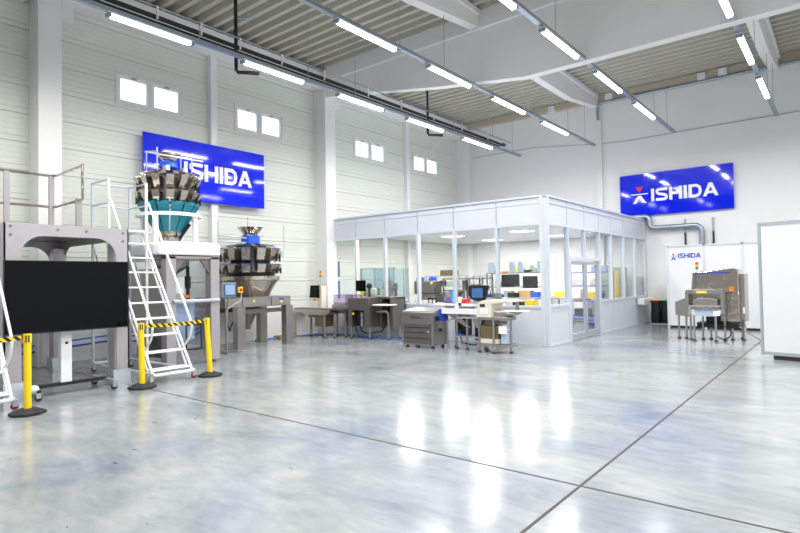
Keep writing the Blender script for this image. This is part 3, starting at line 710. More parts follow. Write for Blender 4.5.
ring_hoppers(t, 'pool_hopper', C1, 14, .58, 3.55, 3.80, .145, .16, .05, 'mirror', .09, .0, None, 'black')
for k in range(14):
    a = 2 * math.pi * (k + .5) / 14
    b = t.b(); b.M = Matrix.Translation((C1[0], C1[1], 0)) @ Matrix.Rotation(a, 4, 'Z')
    t.part(b.prism([(.18, 3.93), (.52, 3.84), (.54, 3.89), (.18, 3.98)], 'y', -.05, .05), 'feeder_pan', 'mirror')
t.part(t.b().lathe([(.02, 4.20), (.16, 4.16), (.20, 4.04), (.10, 3.98), (.10, 3.88)], C1), 'dispersion_cone', 'brightblue', smooth=True)
t.part(t.b().lathe([(.15, 4.25), (.26, 4.32), (.27, 4.31), (.16, 4.23), (.15, 4.19)], C1), 'infeed_ring', 'mirror', smooth=True)
b = t.b(); 
for sx, sy in ((.22, -.36), (-.22, -.36), (.22, .40), (-.22, .40)): b.cyl((C1[0] + sx, C1[1] + sy, 3.88), (C1[0] + sx, C1[1] + sy, 4.38), .014, n=8)
b.cyl((C1[0] + .22, C1[1] - .62, 4.24), (C1[0] + .22, C1[1] + .66, 4.24), .016, n=8).cyl((C1[0] - .22, C1[1] - .36, 4.36), (C1[0] - .22, C1[1] + .42, 4.36), .014, n=8)
b.cyl((C1[0] + .22, C1[1] - .36, 4.30), (C1[0] - .22, C1[1] - .36, 4.36), .014, n=8)
t.part(b, 'top_frame', 'alu', smooth=True)
for b in (t.b().box(C1[0] + .2, C1[0] + .34, C1[1] - .24, C1[1] - .15, 3.92, 4.02), t.b().box(C1[0] + .2, C1[0] + .34, C1[1] + .14, C1[1] + .22, 3.92, 4.01)): t.part(b, 'sensor_box', 'alu')

# second weigher on its table
C2 = (-11.85, 8.60)
t = T('weigher_table', 'brushed steel table on square legs carrying the second weigher', 'machine', (-11.85, 8.5, 0))
t.part(t.b().box(-12.5, -11.27, 7.42, 9.40, 1.0, 1.24), 'tabletop', 'steeldark', bevel=.008)
for a, c in ((7.44, 7.90), (7.93, 8.76), (8.79, 9.38)): t.part(t.b().box(-11.27, -11.25, a, c, 1.01, 1.22), 'front_panel', 'steel')
t.part(t.b().box(-11.25, -11.247, 9.02, 9.16, 1.15, 1.19), 'label', 'letterblue'); t.part(t.b().box(-11.25, -11.246, 8.22, 8.28, 1.12, 1.17), 'label', 'yellow'); t.part(t.b().box(-11.25, -11.246, 9.05, 9.12, 1.08, 1.13), 'label', 'yellow')
for x in (-12.52, -11.45):
    for y in (7.78, 9.24): t.part(t.b().box(x, x + .2, y, y + .22, 0, 1.0), 'leg', 'steel', bevel=.006)
t.part(t.b().box(-11.5, -11.36, 8.0, 9.24, .84, .94).box(-12.48, -12.36, 8.0, 9.24, .84, .94), 'cross_beam', 'steeldark')
t.part(t.b().lathe([(.33, 1.0), (.30, .9), (.09, .5), (.09, .42), (.07, .42)], (-11.9, 8.5)), 'discharge_chute', 'steeldark', smooth=True)
t.part(t.b().tube([(-11.5, 7.95, .9), (-11.45, 7.75, .6), (-11.45, 7.7, .45), (-11.45, 7.6, .7), (-11.4, 7.55, 1.0)], .018, 8), 'cable', 'black')
t = T('multihead_weigher', 'steel multihead weigher with blue edged hoppers on a steel table', 'weighing machine', (C2[0], C2[1], 1.24), 'multihead weighers')
t.part(t.b().lathe([(.40, 1.24), (.42, 1.24), (.66, 1.60), (.73, 1.66), (.73, 1.75), (.70, 1.75), (.64, 1.64), (.38, 1.26)], C2, 32), 'collecting_bowl', 'mirror', smooth=True)
for a in range(20, 380, 60): t.part(t.b().cyl((C2[0] + .5 * math.cos(R(a)), C2[1] + .5 * math.sin(R(a)), 1.24), (C2[0] + .70 * math.cos(R(a)), C2[1] + .70 * math.sin(R(a)), 1.66), .015, n=6), 'strut', 'steel')
t.part(t.b().lathe([(.05, 1.76), (.60, 1.76), (.62, 1.86), (.5, 2.0), (.48, 2.4), (.40, 2.52), (.05, 2.52)], C2, 24), 'drive_body', 'black', smooth=True)
ring_hoppers(t, 'weigh_hopper', C2, 12, .73, 1.84, 2.06, .215, .18, .05, 'mirror', .02, .5, 'brightblue', 'black')
ring_hoppers(t, 'pool_hopper', C2, 12, .71, 2.15, 2.46, .215, .20, .05, 'mirror', .03, .5, 'brightblue', 'black')
for k in range(12):
    a = 2 * math.pi * k / 12
    b = t.b(); b.M = Matrix.Translation((C2[0], C2[1], 0)) @ Matrix.Rotation(a, 4, 'Z')
    t.part(b.prism([(.22, 2.56), (.60, 2.50), (.62, 2.53), (.22, 2.60)], 'y', -.05, .05), 'feeder_pan', 'mirror')
t.part(t.b().lathe([(.05, 2.52), (.24, 2.54), (.23, 2.78), (.05, 2.78)], C2), 'feeder_drum', 'brightblue', smooth=True)
t.part(t.b().lathe([(.19, 2.80), (.17, 2.84), (.31, 3.00), (.33, 3.0), (.19, 2.83)], C2), 'infeed_funnel', 'mirror', smooth=True)
b = t.b().cyl((C2[0] + .1, C2[1] - 1.0, 2.76), (C2[0] + .1, C2[1] + .05, 2.70), .022, n=8).cyl((C2[0] - .1, C2[1], 2.80), (C2[0] - .1, C2[1] + .5, 2.82), .014, n=8)
for dy, z in ((-1.0, 3.1), (-.15, 3.25), (1.0, 3.1)): b.cyl((C2[0] + .1, C2[1] + dy, 2.45 if dy else 2.2), (C2[0] + .1, C2[1] + dy, z), .011, n=6)
b.cyl((C2[0] + .1, C2[1] - 1.0, 2.60), (C2[0] + .1, C2[1] + 1.0, 2.60), .016, n=8)
t.part(b, 'top_frame', 'alu')
t.part(t.b().box(C2[0] + .05, C2[0] + .18, C2[1] + .82, C2[1] + .92, 2.25, 2.42), 'sensor_box', 'alu')

t = T('control_panel', 'blue framed touch panel on a pipe stand before the second weigher', 'control panel', (-11.0, 7.35, 0), 'touch panels')
t.part(t.b().box(-11.06, -11.0, 7.22, 7.58, 1.27, 1.60), 'housing', 'paleblue', bevel=.01)
t.part(t.b().box(-11.0, -10.985, 7.235, 7.565, 1.285, 1.585), 'bezel', mat('slate_blue', (70, 92, 128), .35))
t.part(t.b().box(-10.985, -10.98, 7.275, 7.525, 1.325, 1.555), 'display', mat('grey_display', (150, 178, 205), .15))
t.part(t.b().tube([(-11.03, 7.4, 1.27), (-11.03, 7.38, 1.10), (-11.03, 7.33, .95), (-11.03, 7.33, .03)], .03, 10), 'stand_pipe', 'steel', smooth=True)
t.part(t.b().tube([(-11.03, 7.33, .75), (-11.03, 7.36, 1.0), (-11.03, 7.72, 1.18), (-11.03, 7.74, 1.40)], .02, 8), 'side_pipe', 'steel', smooth=True)
t.part(t.b().box(-11.25, -10.8, 7.20, 7.6, 0, .03), 'foot', 'steel')
t.part(t.b().box(-11.04, -11.0, 7.64, 7.76, 1.36, 1.50), 'stop_box', 'yellow'); t.part(t.b().cyl((-11.0, 7.70, 1.43), (-10.97, 7.70, 1.43), .035), 'stop_button', 'red')

# ================================================================== MACHINES, MIDDLE
def feet(t, pts, ztop, r=.022, m='steel'):
    for x, y in pts:
        t.part(t.b().cyl((x, y, .04), (x, y, ztop), r, n=8), 'leg', m)
        t.part(t.b().cyl((x, y, 0), (x, y, .04), .05, .03, n=12), 'foot', 'black')
# A: checkweigher line by the left wall
t = T('checkweigher', 'slim checkweigher with black display and signal light left of the glazed room', 'checkweigher', (-12.0, 11.0, 0))
feet(t, ((-12.62, 10.70), (-12.25, 10.98), (-12.10, 11.30), (-11.50, 10.80), (-11.25, 10.95), (-11.1, 11.25)), .68, .03)
t.part(t.b().box(-12.7, -11.2, 10.72, 11.0, .78, .83).box(-12.7, -11.0, 11.05, 11.28, .74, .80), 'conveyor_belt', 'steeldark')
t.part(t.b().box(-12.68, -11.2, 10.70, 10.74, .70, .80).box(-12.68, -11.1, 11.26, 11.30, .66, .80).box(-12.4, -11.4, 10.8, 11.2, .64, .70), 'conveyor_frame', 'steel')
t.part(t.b().box(-12.3, -11.9, 10.9, 11.2, .55, .74), 'drive_motor', 'steeldark', bevel=.02)
t.part(t.b().box(-12.0, -11.55, 10.9, 11.2, .30, .72), 'cabinet', 'brown')
t.part(t.b().box(-11.98, -11.82, 11.0, 11.20, .80, 1.46), 'column', 'cream', bevel=.01)
t.part(t.b().prism([(10.90, 1.12), (10.94, 1.48), (11.02, 1.48), (11.02, 1.12)], 'x', -12.22, -11.90), 'display', 'blackgloss')
t.part(t.b().box(-12.08, -11.98, 10.92, 11.0, 1.02, 1.10), 'stop_box', 'yellow'); t.part(t.b().cyl((-12.03, 10.92, 1.06), (-12.03, 10.90, 1.06), .025), 'stop_button', 'red')
t.part(t.b().cyl((-11.96, 11.1, 1.48), (-11.96, 11.1, 1.72), .014), 'light_pole', 'alu')
for z, m in ((1.72, 'ledgreen'), (1.78, 'ledamber'), (1.84, 'ledred')): t.part(t.b().cyl((-11.96, 11.1, z), (-11.96, 11.1, z + .058), .032), 'signal_light', m)
# A2: violet guarded conveyor between
t = T('belt_conveyor', 'short belt conveyor under a violet tinted guard by the grey inspection box', 'conveyor', (-11.2, 11.4, 0))
feet(t, ((-11.62, 11.43), (-11.0, 11.4), (-10.98, 11.8), (-11.6, 11.8)), .76, .028)
t.part(t.b().box(-11.75, -10.87, 11.38, 11.88, .82, .88), 'conveyor_belt', 'black')
for y in (11.35, 11.88): t.part(t.b().box(-11.75, -10.85, y, y + .03, .76, .90), 'side_rail', 'steel')
b = t.b(); b.box(-11.72, -10.92, 11.38, 11.39, .88, 1.20).box(-11.72, -10.92, 11.87, 11.88, .88, 1.20).box(-11.72, -10.92, 11.39, 11.87, 1.19, 1.20)
t.part(b, 'tunnel_guard', 'purple')
t.part(t.b().box(-11.3, -11.1, 11.45, 11.65, .35, .82), 'drive_motor', 'steeldark')
# B: grey inspection box with cabinet
t = T('metal_detector', 'grey inspection machine with open front and dark side cabinet by the window', 'inspection machine', (-10.3, 11.4, 0))
b = t.b(); b.prism([(-10.85, .32), (-10.85, 1.08), (-10.06, 1.08), (-10.06, .32), (-10.24, .32), (-10.24, .78), (-10.70, .78), (-10.70, .32)], 'y', 11.08, 11.12)
b.box(-10.85, -10.81, 11.12, 11.66, .32, 1.08).box(-10.10, -10.06, 11.12, 11.66, .32, 1.12).prism([(11.08, 1.08), (11.08, 1.11), (11.66, 1.16), (11.66, 1.12)], 'x', -10.85, -10.06).box(-10.81, -10.10, 11.62, 11.66, .32, 1.08)
t.part(b, 'housing', 'steeldark', bevel=.006)
t.part(t.b().box(-10.68, -10.26, 11.2, 11.24, .34, .78), 'inner_panel', 'black')
t.part(t.b().box(-10.42, -10.36, 11.15, 11.19, .35, .72), 'inner_strip', 'alu')
b = t.b(); b.box(-10.04, -9.96, 11.5, 11.95, .28, 1.12).box(-9.58, -9.48, 11.4, 11.95, .28, 1.12).box(-10.04, -9.48, 11.9, 11.95, .28, 1.12).box(-10.04, -9.48, 11.5, 11.95, 1.09, 1.14)
t.part(b, 'side_cabinet', 'steeldark', bevel=.004)
t.part(t.b().box(-9.96, -9.58, 11.86, 11.895, .30, 1.09), 'cabinet_back', 'black'); t.part(t.b().box(-9.6, -9.585, 11.5, 11.53, .75, 1.09), 'edge_strip', 'orange')
t.part(t.b().box(-9.95, -9.42, 11.1, 11.5, .92, .95), 'outfeed_plate', 'letter')
t.part(t.b().tube([(-9.97, 11.3, .74), (-9.62, 11.3, .76), (-9.56, 11.3, .70), (-9.55, 11.3, .03)], .03, 8), 'support_pipe', 'steel')
feet(t, ((-10.78, 11.15), (-10.14, 11.2), (-9.82, 11.55), (-10.78, 11.6), (-9.5, 11.7), (-9.55, 11.3)), .34, .028)
t.part(t.b().tube([(-10.5, 11.2, .34), (-10.4, 11.15, .22), (-10.2, 11.2, .14), (-9.95, 11.5, .2), (-9.9, 11.5, .30)], .018, 8), 'cable', 'black')
t.part(t.b().cyl((-10.62, 11.4, 1.12), (-10.62, 11.4, 1.30), .025).cyl((-10.62, 11.4, 1.6), (-10.62, 11.4, 1.92), .012), 'display_pole', 'steeldark')
t.part(t.b().box(-10.80, -10.46, 11.36, 11.42, 1.30, 1.60), 'display', 'blackgloss', bevel=.008)
t.part(t.b().box(-10.60, -10.50, 11.34, 11.36, 1.19, 1.29), 'stop_box', 'yellow')
t.part(t.b().ball((-10.36, 11.45, 1.44), .085).cyl((-10.36, 11.45, 1.14), (-10.36, 11.45, 1.4), .03), 'camera_head', 'black', smooth=True)
t.part(t.b().prism([(.64, 0), (.60, .02)] and [(-10.66, .66), (-10.60, .66), (-10.60, .72), (-10.66, .72)], 'y', 11.055, 11.08), 'warning_label', 'yellow')
# C: low dark steel x-ray box
t = T('inspection_cabinet', 'low steel cabinet with sloped lid and dark lower door in front of the window wall', 'inspection machine', (-7.9, 10.6, 0))
t.part(t.b().prism([(10.36, .06), (10.36, .83), (10.40, .86), (10.92, .93), (10.92, .06)], 'x', -8.33, -7.42), 'housing', 'steel', bevel=.01)
t.part(t.b().box(-8.27, -7.50, 10.335, 10.36, .10, .56), 'lower_door', 'steeldark')
for z in (.22, .35, .47): t.part(t.b().box(-8.25, -7.52, 10.325, 10.335, z, z + .015), 'door_rib', 'black')
t.part(t.b().box(-8.33, -7.42, 10.33, 10.36, .56, .83), 'front_cover', 'steel', bevel=.01)
t.part(lettering(t.b(), (-8.05, 10.33, .69), (1, 0, 0), (0, 0, 1), (0, -1, 0), .05, .28, .003), 'lettering', 'darkletter')
t.part(t.b().box(-7.56, -7.52, 10.31, 10.335, .36, .42), 'latch', 'alu')
t.part(t.b().box(-7.42, -7.37, 10.6, 10.9, .62, .90), 'blue_curtain', 'brightblue')
t.part(t.b().box(-7.42, -7.39, 10.45, 10.56, .64, .74).cyl((-7.42, 10.62, .42), (-7.38, 10.62, .42), .04), 'side_switch', 'black')
feet(t, ((-8.25, 10.45), (-7.5, 10.45), (-8.25, 10.85), (-7.5, 10.85), (-7.9, 10.42)), .08, .03, 'black')
# D: long belt line
t = T('belt_conveyor', 'long white topped belt conveyor running to the cream checkweigher head', 'conveyor', (-6.9, 10.9, 0))
t.part(t.b().box(-8.0, -6.2, 11.10, 11.45, .92, .98), 'rear_belt', 'booth')
t.part(t.b().box(-7.36, -6.22, 10.62, 11.08, .86, .91), 'conveyor_belt', 'booth', bevel=.01)
for y in (10.59, 11.07): t.part(t.b().box(-7.34, -6.30, y, y + .03, .80, .925), 'side_rail', 'whitemetal')
b = t.b()
b.prism([(-7.25, .80), (-6.95, .80), (-6.62, .50), (-6.70, .50)], 'y', 10.64, 10.68).prism([(-6.30, .80), (-6.60, .80), (-6.45, .50), (-6.36, .50)], 'y', 10.64, 10.68)
t.part(b, 'gusset', 'steel')
t.part(t.b().box(-6.95, -6.35, 10.60, 10.64, .70, .74).box(-6.95, -6.35, 10.7, 11.0, .72, .78), 'return_roller', 'alu')
b = t.b()
b.tube([(-7.22, 10.64, .04), (-7.22, 10.64, .60), (-7.18, 10.66, .66), (-7.1, 10.7, .68), (-7.0, 10.9, .68)], .022, 8)
t.part(b, 'leg', 'steel')
feet(t, ((-7.0, 10.7), (-6.70, 10.66), (-7.25, 11.05), (-6.42, 11.0)), .80, .024)
t.part(t.b().box(-7.05, -6.2, 10.66, 10.70, .26, .30).box(-7.25, -6.4, 10.98, 11.02, .26, .30), 'cross_bar', 'alu')
t.part(t.b().box(-7.05, -6.80, 10.8, 11.05, .30, .78).box(-6.62, -6.40, 10.85, 11.05, .2, .80), 'drive_box', 'black', bevel=.02)
t.part(t.b().tube([(-7.0, 10.8, .5), (-6.8, 10.6, .16), (-6.5, 10.62, .12), (-6.3, 10.7, .2), (-6.25, 10.8, .5)], .018, 8), 'cable', 'black')
t.part(t.b().box(-6.95, -6.55, 10.72, 10.90, .91, .97), 'infeed_guide', 'steeldark'); t.part(t.b().box(-7.30, -7.05, 10.66, 10.70, .91, .98), 'side_guide', 'steel'); t.part(t.b().box(-6.5, -6.32, 10.7, 10.95, .91, .95), 'sensor_block', 'paleblue'); t.part(t.b().ball((-7.1, 11.0, 1.0), .04), 'guide_knob', 'black')
t.part(t.b().box(-6.98, -6.80, 10.66, 10.72, .30, .34), 'blue_tie', 'brightblue')
t = T('control_panel', 'black framed lit touch panel above the belt conveyor', 'control panel', (-6.3, 11.55, 0), 'touch panels')
t.part(t.b().box(-6.46, -6.34, 11.52, 11.64, 0, 1.25).box(-6.52, -6.28, 11.48, 11.68, 0, .02), 'post', 'steel')
t.part(t.b().prism([(-7.16, 1.20), (-7.08, 1.10), (-6.90, 1.05), (-6.70, 1.08), (-6.60, 1.42), (-6.62, 1.44), (-7.14, 1.42)], 'y', 11.47, 11.53), 'housing', 'black', bevel=.01)
t.part(t.b().box(-7.05, -6.75, 11.46, 11.47, 1.14, 1.37), 'display', 'screen')
t.part(t.b().cyl((-6.66, 11.47, 1.03), (-6.66, 11.50, 1.03), .04), 'stop_button', 'ledamber')
t.part(t.b().box(-7.0, -6.40, 11.50, 11.54, .98, 1.12), 'bracket', 'alu')
# E: cream checkweigher head
t = T('metal_detector', 'cream arch detector head on a steel trolley at the conveyor end', 'inspection machine', (-5.95, 10.6, 0))
b = t.b()
b.prism([(-6.28, .76), (-6.21, 1.06), (-6.12, 1.12), (-5.50, 1.15), (-5.48, 1.09), (-5.88, 1.05), (-5.90, .76)], 'y', 10.34, 10.86)
t.part(b, 'arch_head', 'cream', bevel=.015)
t.part(t.b().box(-5.56, -5.50, 10.80, 10.86, .80, 1.10), 'arch_post', 'steel')
t.part(t.b().box(-6.16, -6.04, 10.328, 10.34, .99, 1.05), 'display', 'black'); t.part(t.b().box(-6.17, -5.98, 10.33, 10.34, .84, .96), 'keypad', 'whitemetal')
t.part(t.b().box(-5.95, -5.55, 10.45, 10.80, .88, .90), 'belt', 'letter')
t.part(t.b().box(-5.62, -5.22, 10.50, 10.80, .885, .905), 'outfeed_plate', 'letter')
t.part(t.b().box(-6.28, -5.55, 10.42, 10.82, .70, .78).prism([(-5.95, .70), (-5.40, .84), (-5.40, .87), (-5.95, .87)], 'y', 10.44, 10.8), 'body', 'steel', bevel=.01)
t.part(t.b().box(-6.15, -5.75, 10.5, 10.8, .60, .70), 'drive_motor', 'steeldark', bevel=.02)
t.part(t.b().box(-6.22, -5.80, 10.44, 10.66, .30, .58), 'brown_box', 'brown'); t.part(t.b().box(-6.22, -5.80, 10.44, 10.66, .20, .30), 'lower_box', 'cream')
t.part(t.b().box(-5.76, -5.62, 10.5, 10.75, .20, .50), 'water_tank', 'paleblue', bevel=.01); t.part(t.b().box(-5.78, -5.62, 10.44, 10.5, .42, .58), 'notice', 'letter')
t.part(t.b().box(-6.28, -5.56, 10.40, 10.80, .15, .19), 'lower_shelf', 'steel')
feet(t, ((-6.25, 10.43), (-5.58, 10.62), (-6.25, 10.78), (-5.88, 10.40)), .72, .022)

# blue hoses on the floor
single(B((-11, 11.5, .02)).tube([(-12.65, 9.3, .02), (-12.6, 10.6, .02), (-12.2, 11.5, .02), (-11.5, 11.72, .02), (-10.6, 11.5, .02), (-9.7, 11.5, .02), (-9.0, 11.3, .02), (-8.5, 11.0, .02), (-8.15, 11.2, .02)], .018, 8), 'air_hose', 'hose', 'blue air hose lying on the floor under the middle machines', 'hose', 'blue floor hoses', smooth=True)
single(B((-11, 11.5, .02)).tube([(-11.0, 11.66, .02), (-11.05, 11.6, .25), (-10.98, 11.5, .5), (-10.96, 11.6, .7)], .018, 8), 'air_hose', 'hose', 'blue hose hanging under the violet guarded conveyor', 'hose', 'blue floor hoses', smooth=True)
for z, lb in ((.52, 'blue hose sagging low along the left wall behind the screen, upper one'), (.40, 'darker blue hose sagging low along the left wall, lower one')):
    single(B((-12.3, 6, z)).tube([(-12.7, 2.6, z - .05), (-12.5, 3.6, z - .12), (-12.5, 4.6, z - .06), (-12.5, 5.3, z - .02), (-12.6, 6.2, z - .1), (-12.65, 7.2, z - .25), (-12.68, 7.7, z)], .02, 8), 'air_hose', 'hose' if z > .5 else 'brightblue', lb, 'hose', 'blue floor hoses', smooth=True)
t = T('wall_notice', 'small white notice with red mark on the low wall behind the screen', 'notice', (-12.76, 3.85, .4))
t.part(t.b().box(-12.77, -12.76, 3.72, 3.93, .30, .68), 'board', 'letter'); t.part(t.b().box(-12.76, -12.755, 3.76, 3.90, .56, .66), 'mark', 'red'); t.part(t.b().box(-12.76, -12.755, 3.78, 3.86, .38, .46), 'mark', 'red')
single(B((-12.6, 10.35, 0)).box(-12.75, -12.45, 10.0, 10.6, 0, .07), 'floor_box', 'card', 'flat brown box on the floor against the left wall', 'box', bevel=.005)
single(B((-12.66, 12.3, 1.2)).box(-12.30, -12.28, 12.15, 12.22, 1.72, 2.20), 'wall_notice', 'noticeblue', 'narrow blue notice on the column inside the glazed room, upper one', 'notice', 'blue notices')
single(B((-12.66, 12.3, 1.2)).box(-12.30, -12.28, 12.15, 12.22, 1.05, 1.60), 'wall_notice', 'noticeblue', 'narrow blue notice on the column inside the glazed room, lower one', 'notice', 'blue notices')

# F: polished machine in front of white partition
t = T('tray_sealer', 'polished steel machine with hooded top standing before the white partition', 'machine', (-2.7, 15.5, 0))
t.part(t.b().prism([(-3.05, 1.16), (-3.0, 1.66), (-2.1, 1.74), (-2.02, 1.70), (-2.02, 1.16)], 'y', 15.3, 16.1), 'hood', 'mirror', bevel=.02)
t.part(t.b().box(-3.0, -2.2, 15.28, 15.3, 1.625, 1.65), 'blue_strip', 'letterblue')
t.part(t.b().box(-3.0, -2.94, 15.275, 15.30, 1.16, 1.60), 'hood_edge', 'steeldark')
t.part(t.b().box(-2.22, -2.12, 15.28, 15.30, 1.20, 1.30), 'warning_label', 'orange')
t.part(t.b().box(-2.02, -1.92, 15.5, 16.1, .45, 1.60), 'side_box', 'steel', bevel=.01); t.part(t.b().box(-1.97, -1.93, 15.485, 15.5, .65, .80), 'notice', 'letter')
t.part(t.b().box(-2.42, -2.02, 15.35, 16.05, .45, 1.16), 'body', 'mirror', bevel=.02)
b = t.b(); b.prism([(-3.10, .84), (-3.10, 1.20), (-3.06, 1.24), (-2.34, 1.24), (-2.28, 1.16), (-2.28, .66), (-2.34, .66), (-2.34, 1.14), (-3.02, 1.14), (-3.02, .84)], 'y', 14.88, 15.28)
t.part(b, 'front_hood', 'steel', bevel=.008)
t.part(t.b().box(-3.02, -2.34, 15.2, 15.24, .84, 1.14), 'back_panel', 'mirror')
t.part(t.b().box(-2.84, -2.62, 14.868, 14.88, 1.15, 1.21), 'front_label', 'yellow'); t.part(t.b().box(-2.80, -2.66, 14.865, 14.868, 1.17, 1.19), 'label_band', 'cream')
t.part(t.b().prism([(-2.92, .86), (-2.92, .98), (-2.80, 1.04), (-2.50, 1.04), (-2.40, .98), (-2.40, .86)], 'y', 14.86, 15.2), 'die_block', 'steel', bevel=.01)
t.part(t.b().box(-2.98, -2.36, 14.86, 15.25, .76, .83), 'conveyor_plate', 'mirror'); t.part(t.b().box(-2.90, -2.44, 14.9, 15.2, .60, .76), 'under_tray', 'paleblue')
t.part(t.b().box(-2.5, -2.36, 14.88, 14.9, .62, .74), 'notice', 'letter')
t.part(t.b().prism([(-3.42, .92), (-3.20, 1.02), (-3.12, 1.02), (-3.12, .55), (-3.42, .60)], 'y', 15.3, 15.7), 'side_hopper', 'steel', bevel=.008)
feet(t, ((-3.36, 15.4), (-3.18, 15.35), (-3.04, 15.15), (-2.92, 14.92), (-2.80, 15.3), (-2.46, 14.92), (-2.32, 15.25), (-2.66, 15.5), (-2.05, 15.95), (-1.98, 15.6), (-2.2, 15.5)), .62, .024, 'steel')
t.part(t.b().box(-2.95, -2.05, 15.35, 15.95, .30, .42).box(-2.75, -2.3, 15.4, 15.9, .42, .6), 'motor_tray', 'black', bevel=.02)
t.part(t.b().tube([(-2.35, 15.2, .38)] + [(-2.35 + .16 * math.sin(R(a)), 15.2, .20 + .16 * math.cos(R(a))) for a in range(0, 340, 30)], .014, 6), 'cable_loop', 'black')
t.part(t.b().tube([(-1.98, 15.5, .5), (-1.88, 15.45, .2), (-1.6, 15.4, .02), (-1.25, 15.6, .015)], .012, 6), 'power_cable', 'steeldark')
t.part(t.b().cyl((-2.98, 15.75, 1.65), (-2.98, 15.75, 1.74), .014), 'light_pole', 'alu')
for z, m in ((1.74, 'ledgreen'), (1.80, 'ledamber'), (1.86, 'ledred')): t.part(t.b().cyl((-2.98, 15.75, z), (-2.98, 15.75, z + .058), .035), 'signal_light', m)

# ================================================================== INSIDE THE GLAZED ROOM
spots = [(-7.75, 13.2, 'near the front corner'), (-7.75, 15.6, 'in the middle of the right side'), (-7.75, 18.3, 'at the back of the right side'), (-10.3, 13.2, 'near the front windows on the left'), (-10.3, 15.6, 'in the middle of the left side'), (-10.3, 18.3, 'at the back of the left side')]
for x, y, lb in spots:
    t = T('ceiling_panel_light', 'square glowing ceiling light inside the glazed room, ' + lb, 'lamp', (x, y, 3.05), 'ceiling lights in the glazed room')
    t.part(t.b().box(x - .31, x + .31, y - .31, y + .31, 3.03, 3.05), 'frame', 'whitemetal'); t.part(t.b().box(x - .28, x + .28, y - .28, y + .28, 3.022, 3.03), 'diffuser', 'panel')
    L = bpy.data.lights.new('lamp_light', 'AREA'); L.shape = 'RECTANGLE'; L.size = .55; L.size_y = .55; L.energy = PANEL_W; L.color = (1, .94, .85)
    lo = bpy.data.objects.new('lamp_light', L); COL.objects.link(lo); lo.parent = t.e; lo.location = (0, 0, -.035)
def bench(x0, x1, y0, y1, z, lb, m='alu'):
    t = T('workbench', lb, 'workbench', ((x0 + x1) / 2, y0, 0), 'workbenches in the glazed room')
    t.part(t.b().box(x0, x1, y0, y1, z - .04, z), 'worktop', m, bevel=.005)
    for x in (x0 + .03, x1 - .08):
        for y in (y0 + .03, y1 - .08): t.part(t.b().box(x, x + .05, y, y + .05, 0, z - .04), 'leg', 'alu')
    t.part(t.b().box(x0 + .08, x1 - .08, y0 + .04, y1 - .04, .25, .28), 'lower_shelf', 'brightblue')
bench(-12.0, -10.5, 12.75, 13.5, .90, 'workbench with small grey machines just behind the front windows')
bench(-10.3, -8.3, 13.0, 13.8, .90, 'workbench behind the belt conveyor carrying the blue bag')
bench(-10.0, -7.7, 16.4, 17.2, .95, 'workbench under the two hanging monitors')
bench(-7.5, -5.75, 16.9, 17.6, .95, 'workbench visible through the glass door')
bench(-7.6, -5.9, 12.5, 13.2, .85, 'low workbench behind the front right corner windows')
bench(-5.95, -5.55, 15.7, 16.7, .95, 'narrow workbench right beside the glass door inside')
# shelving racks
def rack(x0, x1, y0, y1, zs, lb, ztop=None, m='steel'):
    t = T('shelving_rack', lb, 'rack', ((x0 + x1) / 2, y0, 0), 'shelving racks in the glazed room'); zt = ztop or zs[-1]
    for x in (x0, x1 - .04):
        for y in (y0, y1 - .04): t.part(t.b().box(x, x + .04, y, y + .04, 0, zt), 'post', m)
    for z in zs: t.part(t.b().box(x0, x1, y0, y1, z - .03, z), 'shelf', m)
rack(-10.0, -7.85, 17.25, 17.65, (.4, 1.30, 1.78), 'rack with grey file holders on top behind the hanging monitors', m='rackgrey')
rack(-12.2, -10.7, 16.6, 17.1, (.4, .9, 1.35, 1.72), 'steel wire rack near the left inside wall', m='alu')
rack(-10.95, -10.2, 17.9, 18.4, (.4, 1.0, 1.7), 'narrow steel rack in the far inside corner', m='alu')
rack(-7.4, -5.8, 18.0, 18.5, (.3, .8, 1.3, 1.75), 'low blue rack seen through the glass door', m='brightblue')
# file holders
for i, (x, lb) in enumerate(((-9.85, 'leftmost grey file holder on the top shelf'), (-9.02, 'second grey file holder from the left on the top shelf'), (-8.70, 'third grey file holder, beside the yellow box'), (-8.26, 'pale small file holder near the right of the top shelf'), (-7.99, 'rightmost grey file holder on the top shelf'))):
    h = .38 if i != 3 else .24
    single(B((x, 17.4, 1.78)).prism([(x - .11, 1.78), (x + .13, 1.78), (x + .13, 1.90), (x + .04, 1.78 + h), (x - .06, 1.78 + h), (x - .11, 1.78 + h * .85)], 'y', 17.32, 17.48), 'file_holder', 'greyholder' if i != 3 else 'greengrey', lb, 'file holder', 'file holders on the top shelf', bevel=.006)
def small(name, x, y, z, w, d, h, m, lb, cat, grp=None, bev=.01):
    return single(B((x, y, z)).box(x - w / 2, x + w / 2, y - d / 2, y + d / 2, z, z + h), name, m, lb, cat, grp, bevel=bev)
small('storage_box', -8.93, 17.36, 1.78, .24, .05, .16, 'yellow', 'yellow box between file holders on the top shelf', 'box')
small('storage_box', -9.35, 17.42, 1.78, .22, .18, .06, 'orange', 'flat orange box on the top shelf left of the file holders', 'box')
small('storage_box', -8.42, 17.42, 1.78, .30, .2, .09, 'black', 'flat black box on the top shelf right of the file holders', 'box')
small('storage_box', -9.55, 17.45, 1.30, .30, .2, .18, 'card', 'cardboard box on the middle shelf left of the monitors', 'box')
small('storage_box', -9.3, 16.75, .95, .45, .35, .10, 'brightblue', 'blue tray at the left of the bench under the monitors', 'tray')
small('storage_box', -8.6, 16.6, .95, .35, .2, .16, 'black', 'black device in the middle of the bench under the monitors', 'device')
small('storage_box', -8.25, 16.8, .95, .45, .3, .22, 'card', 'cardboard box on the bench under the right monitor', 'box')
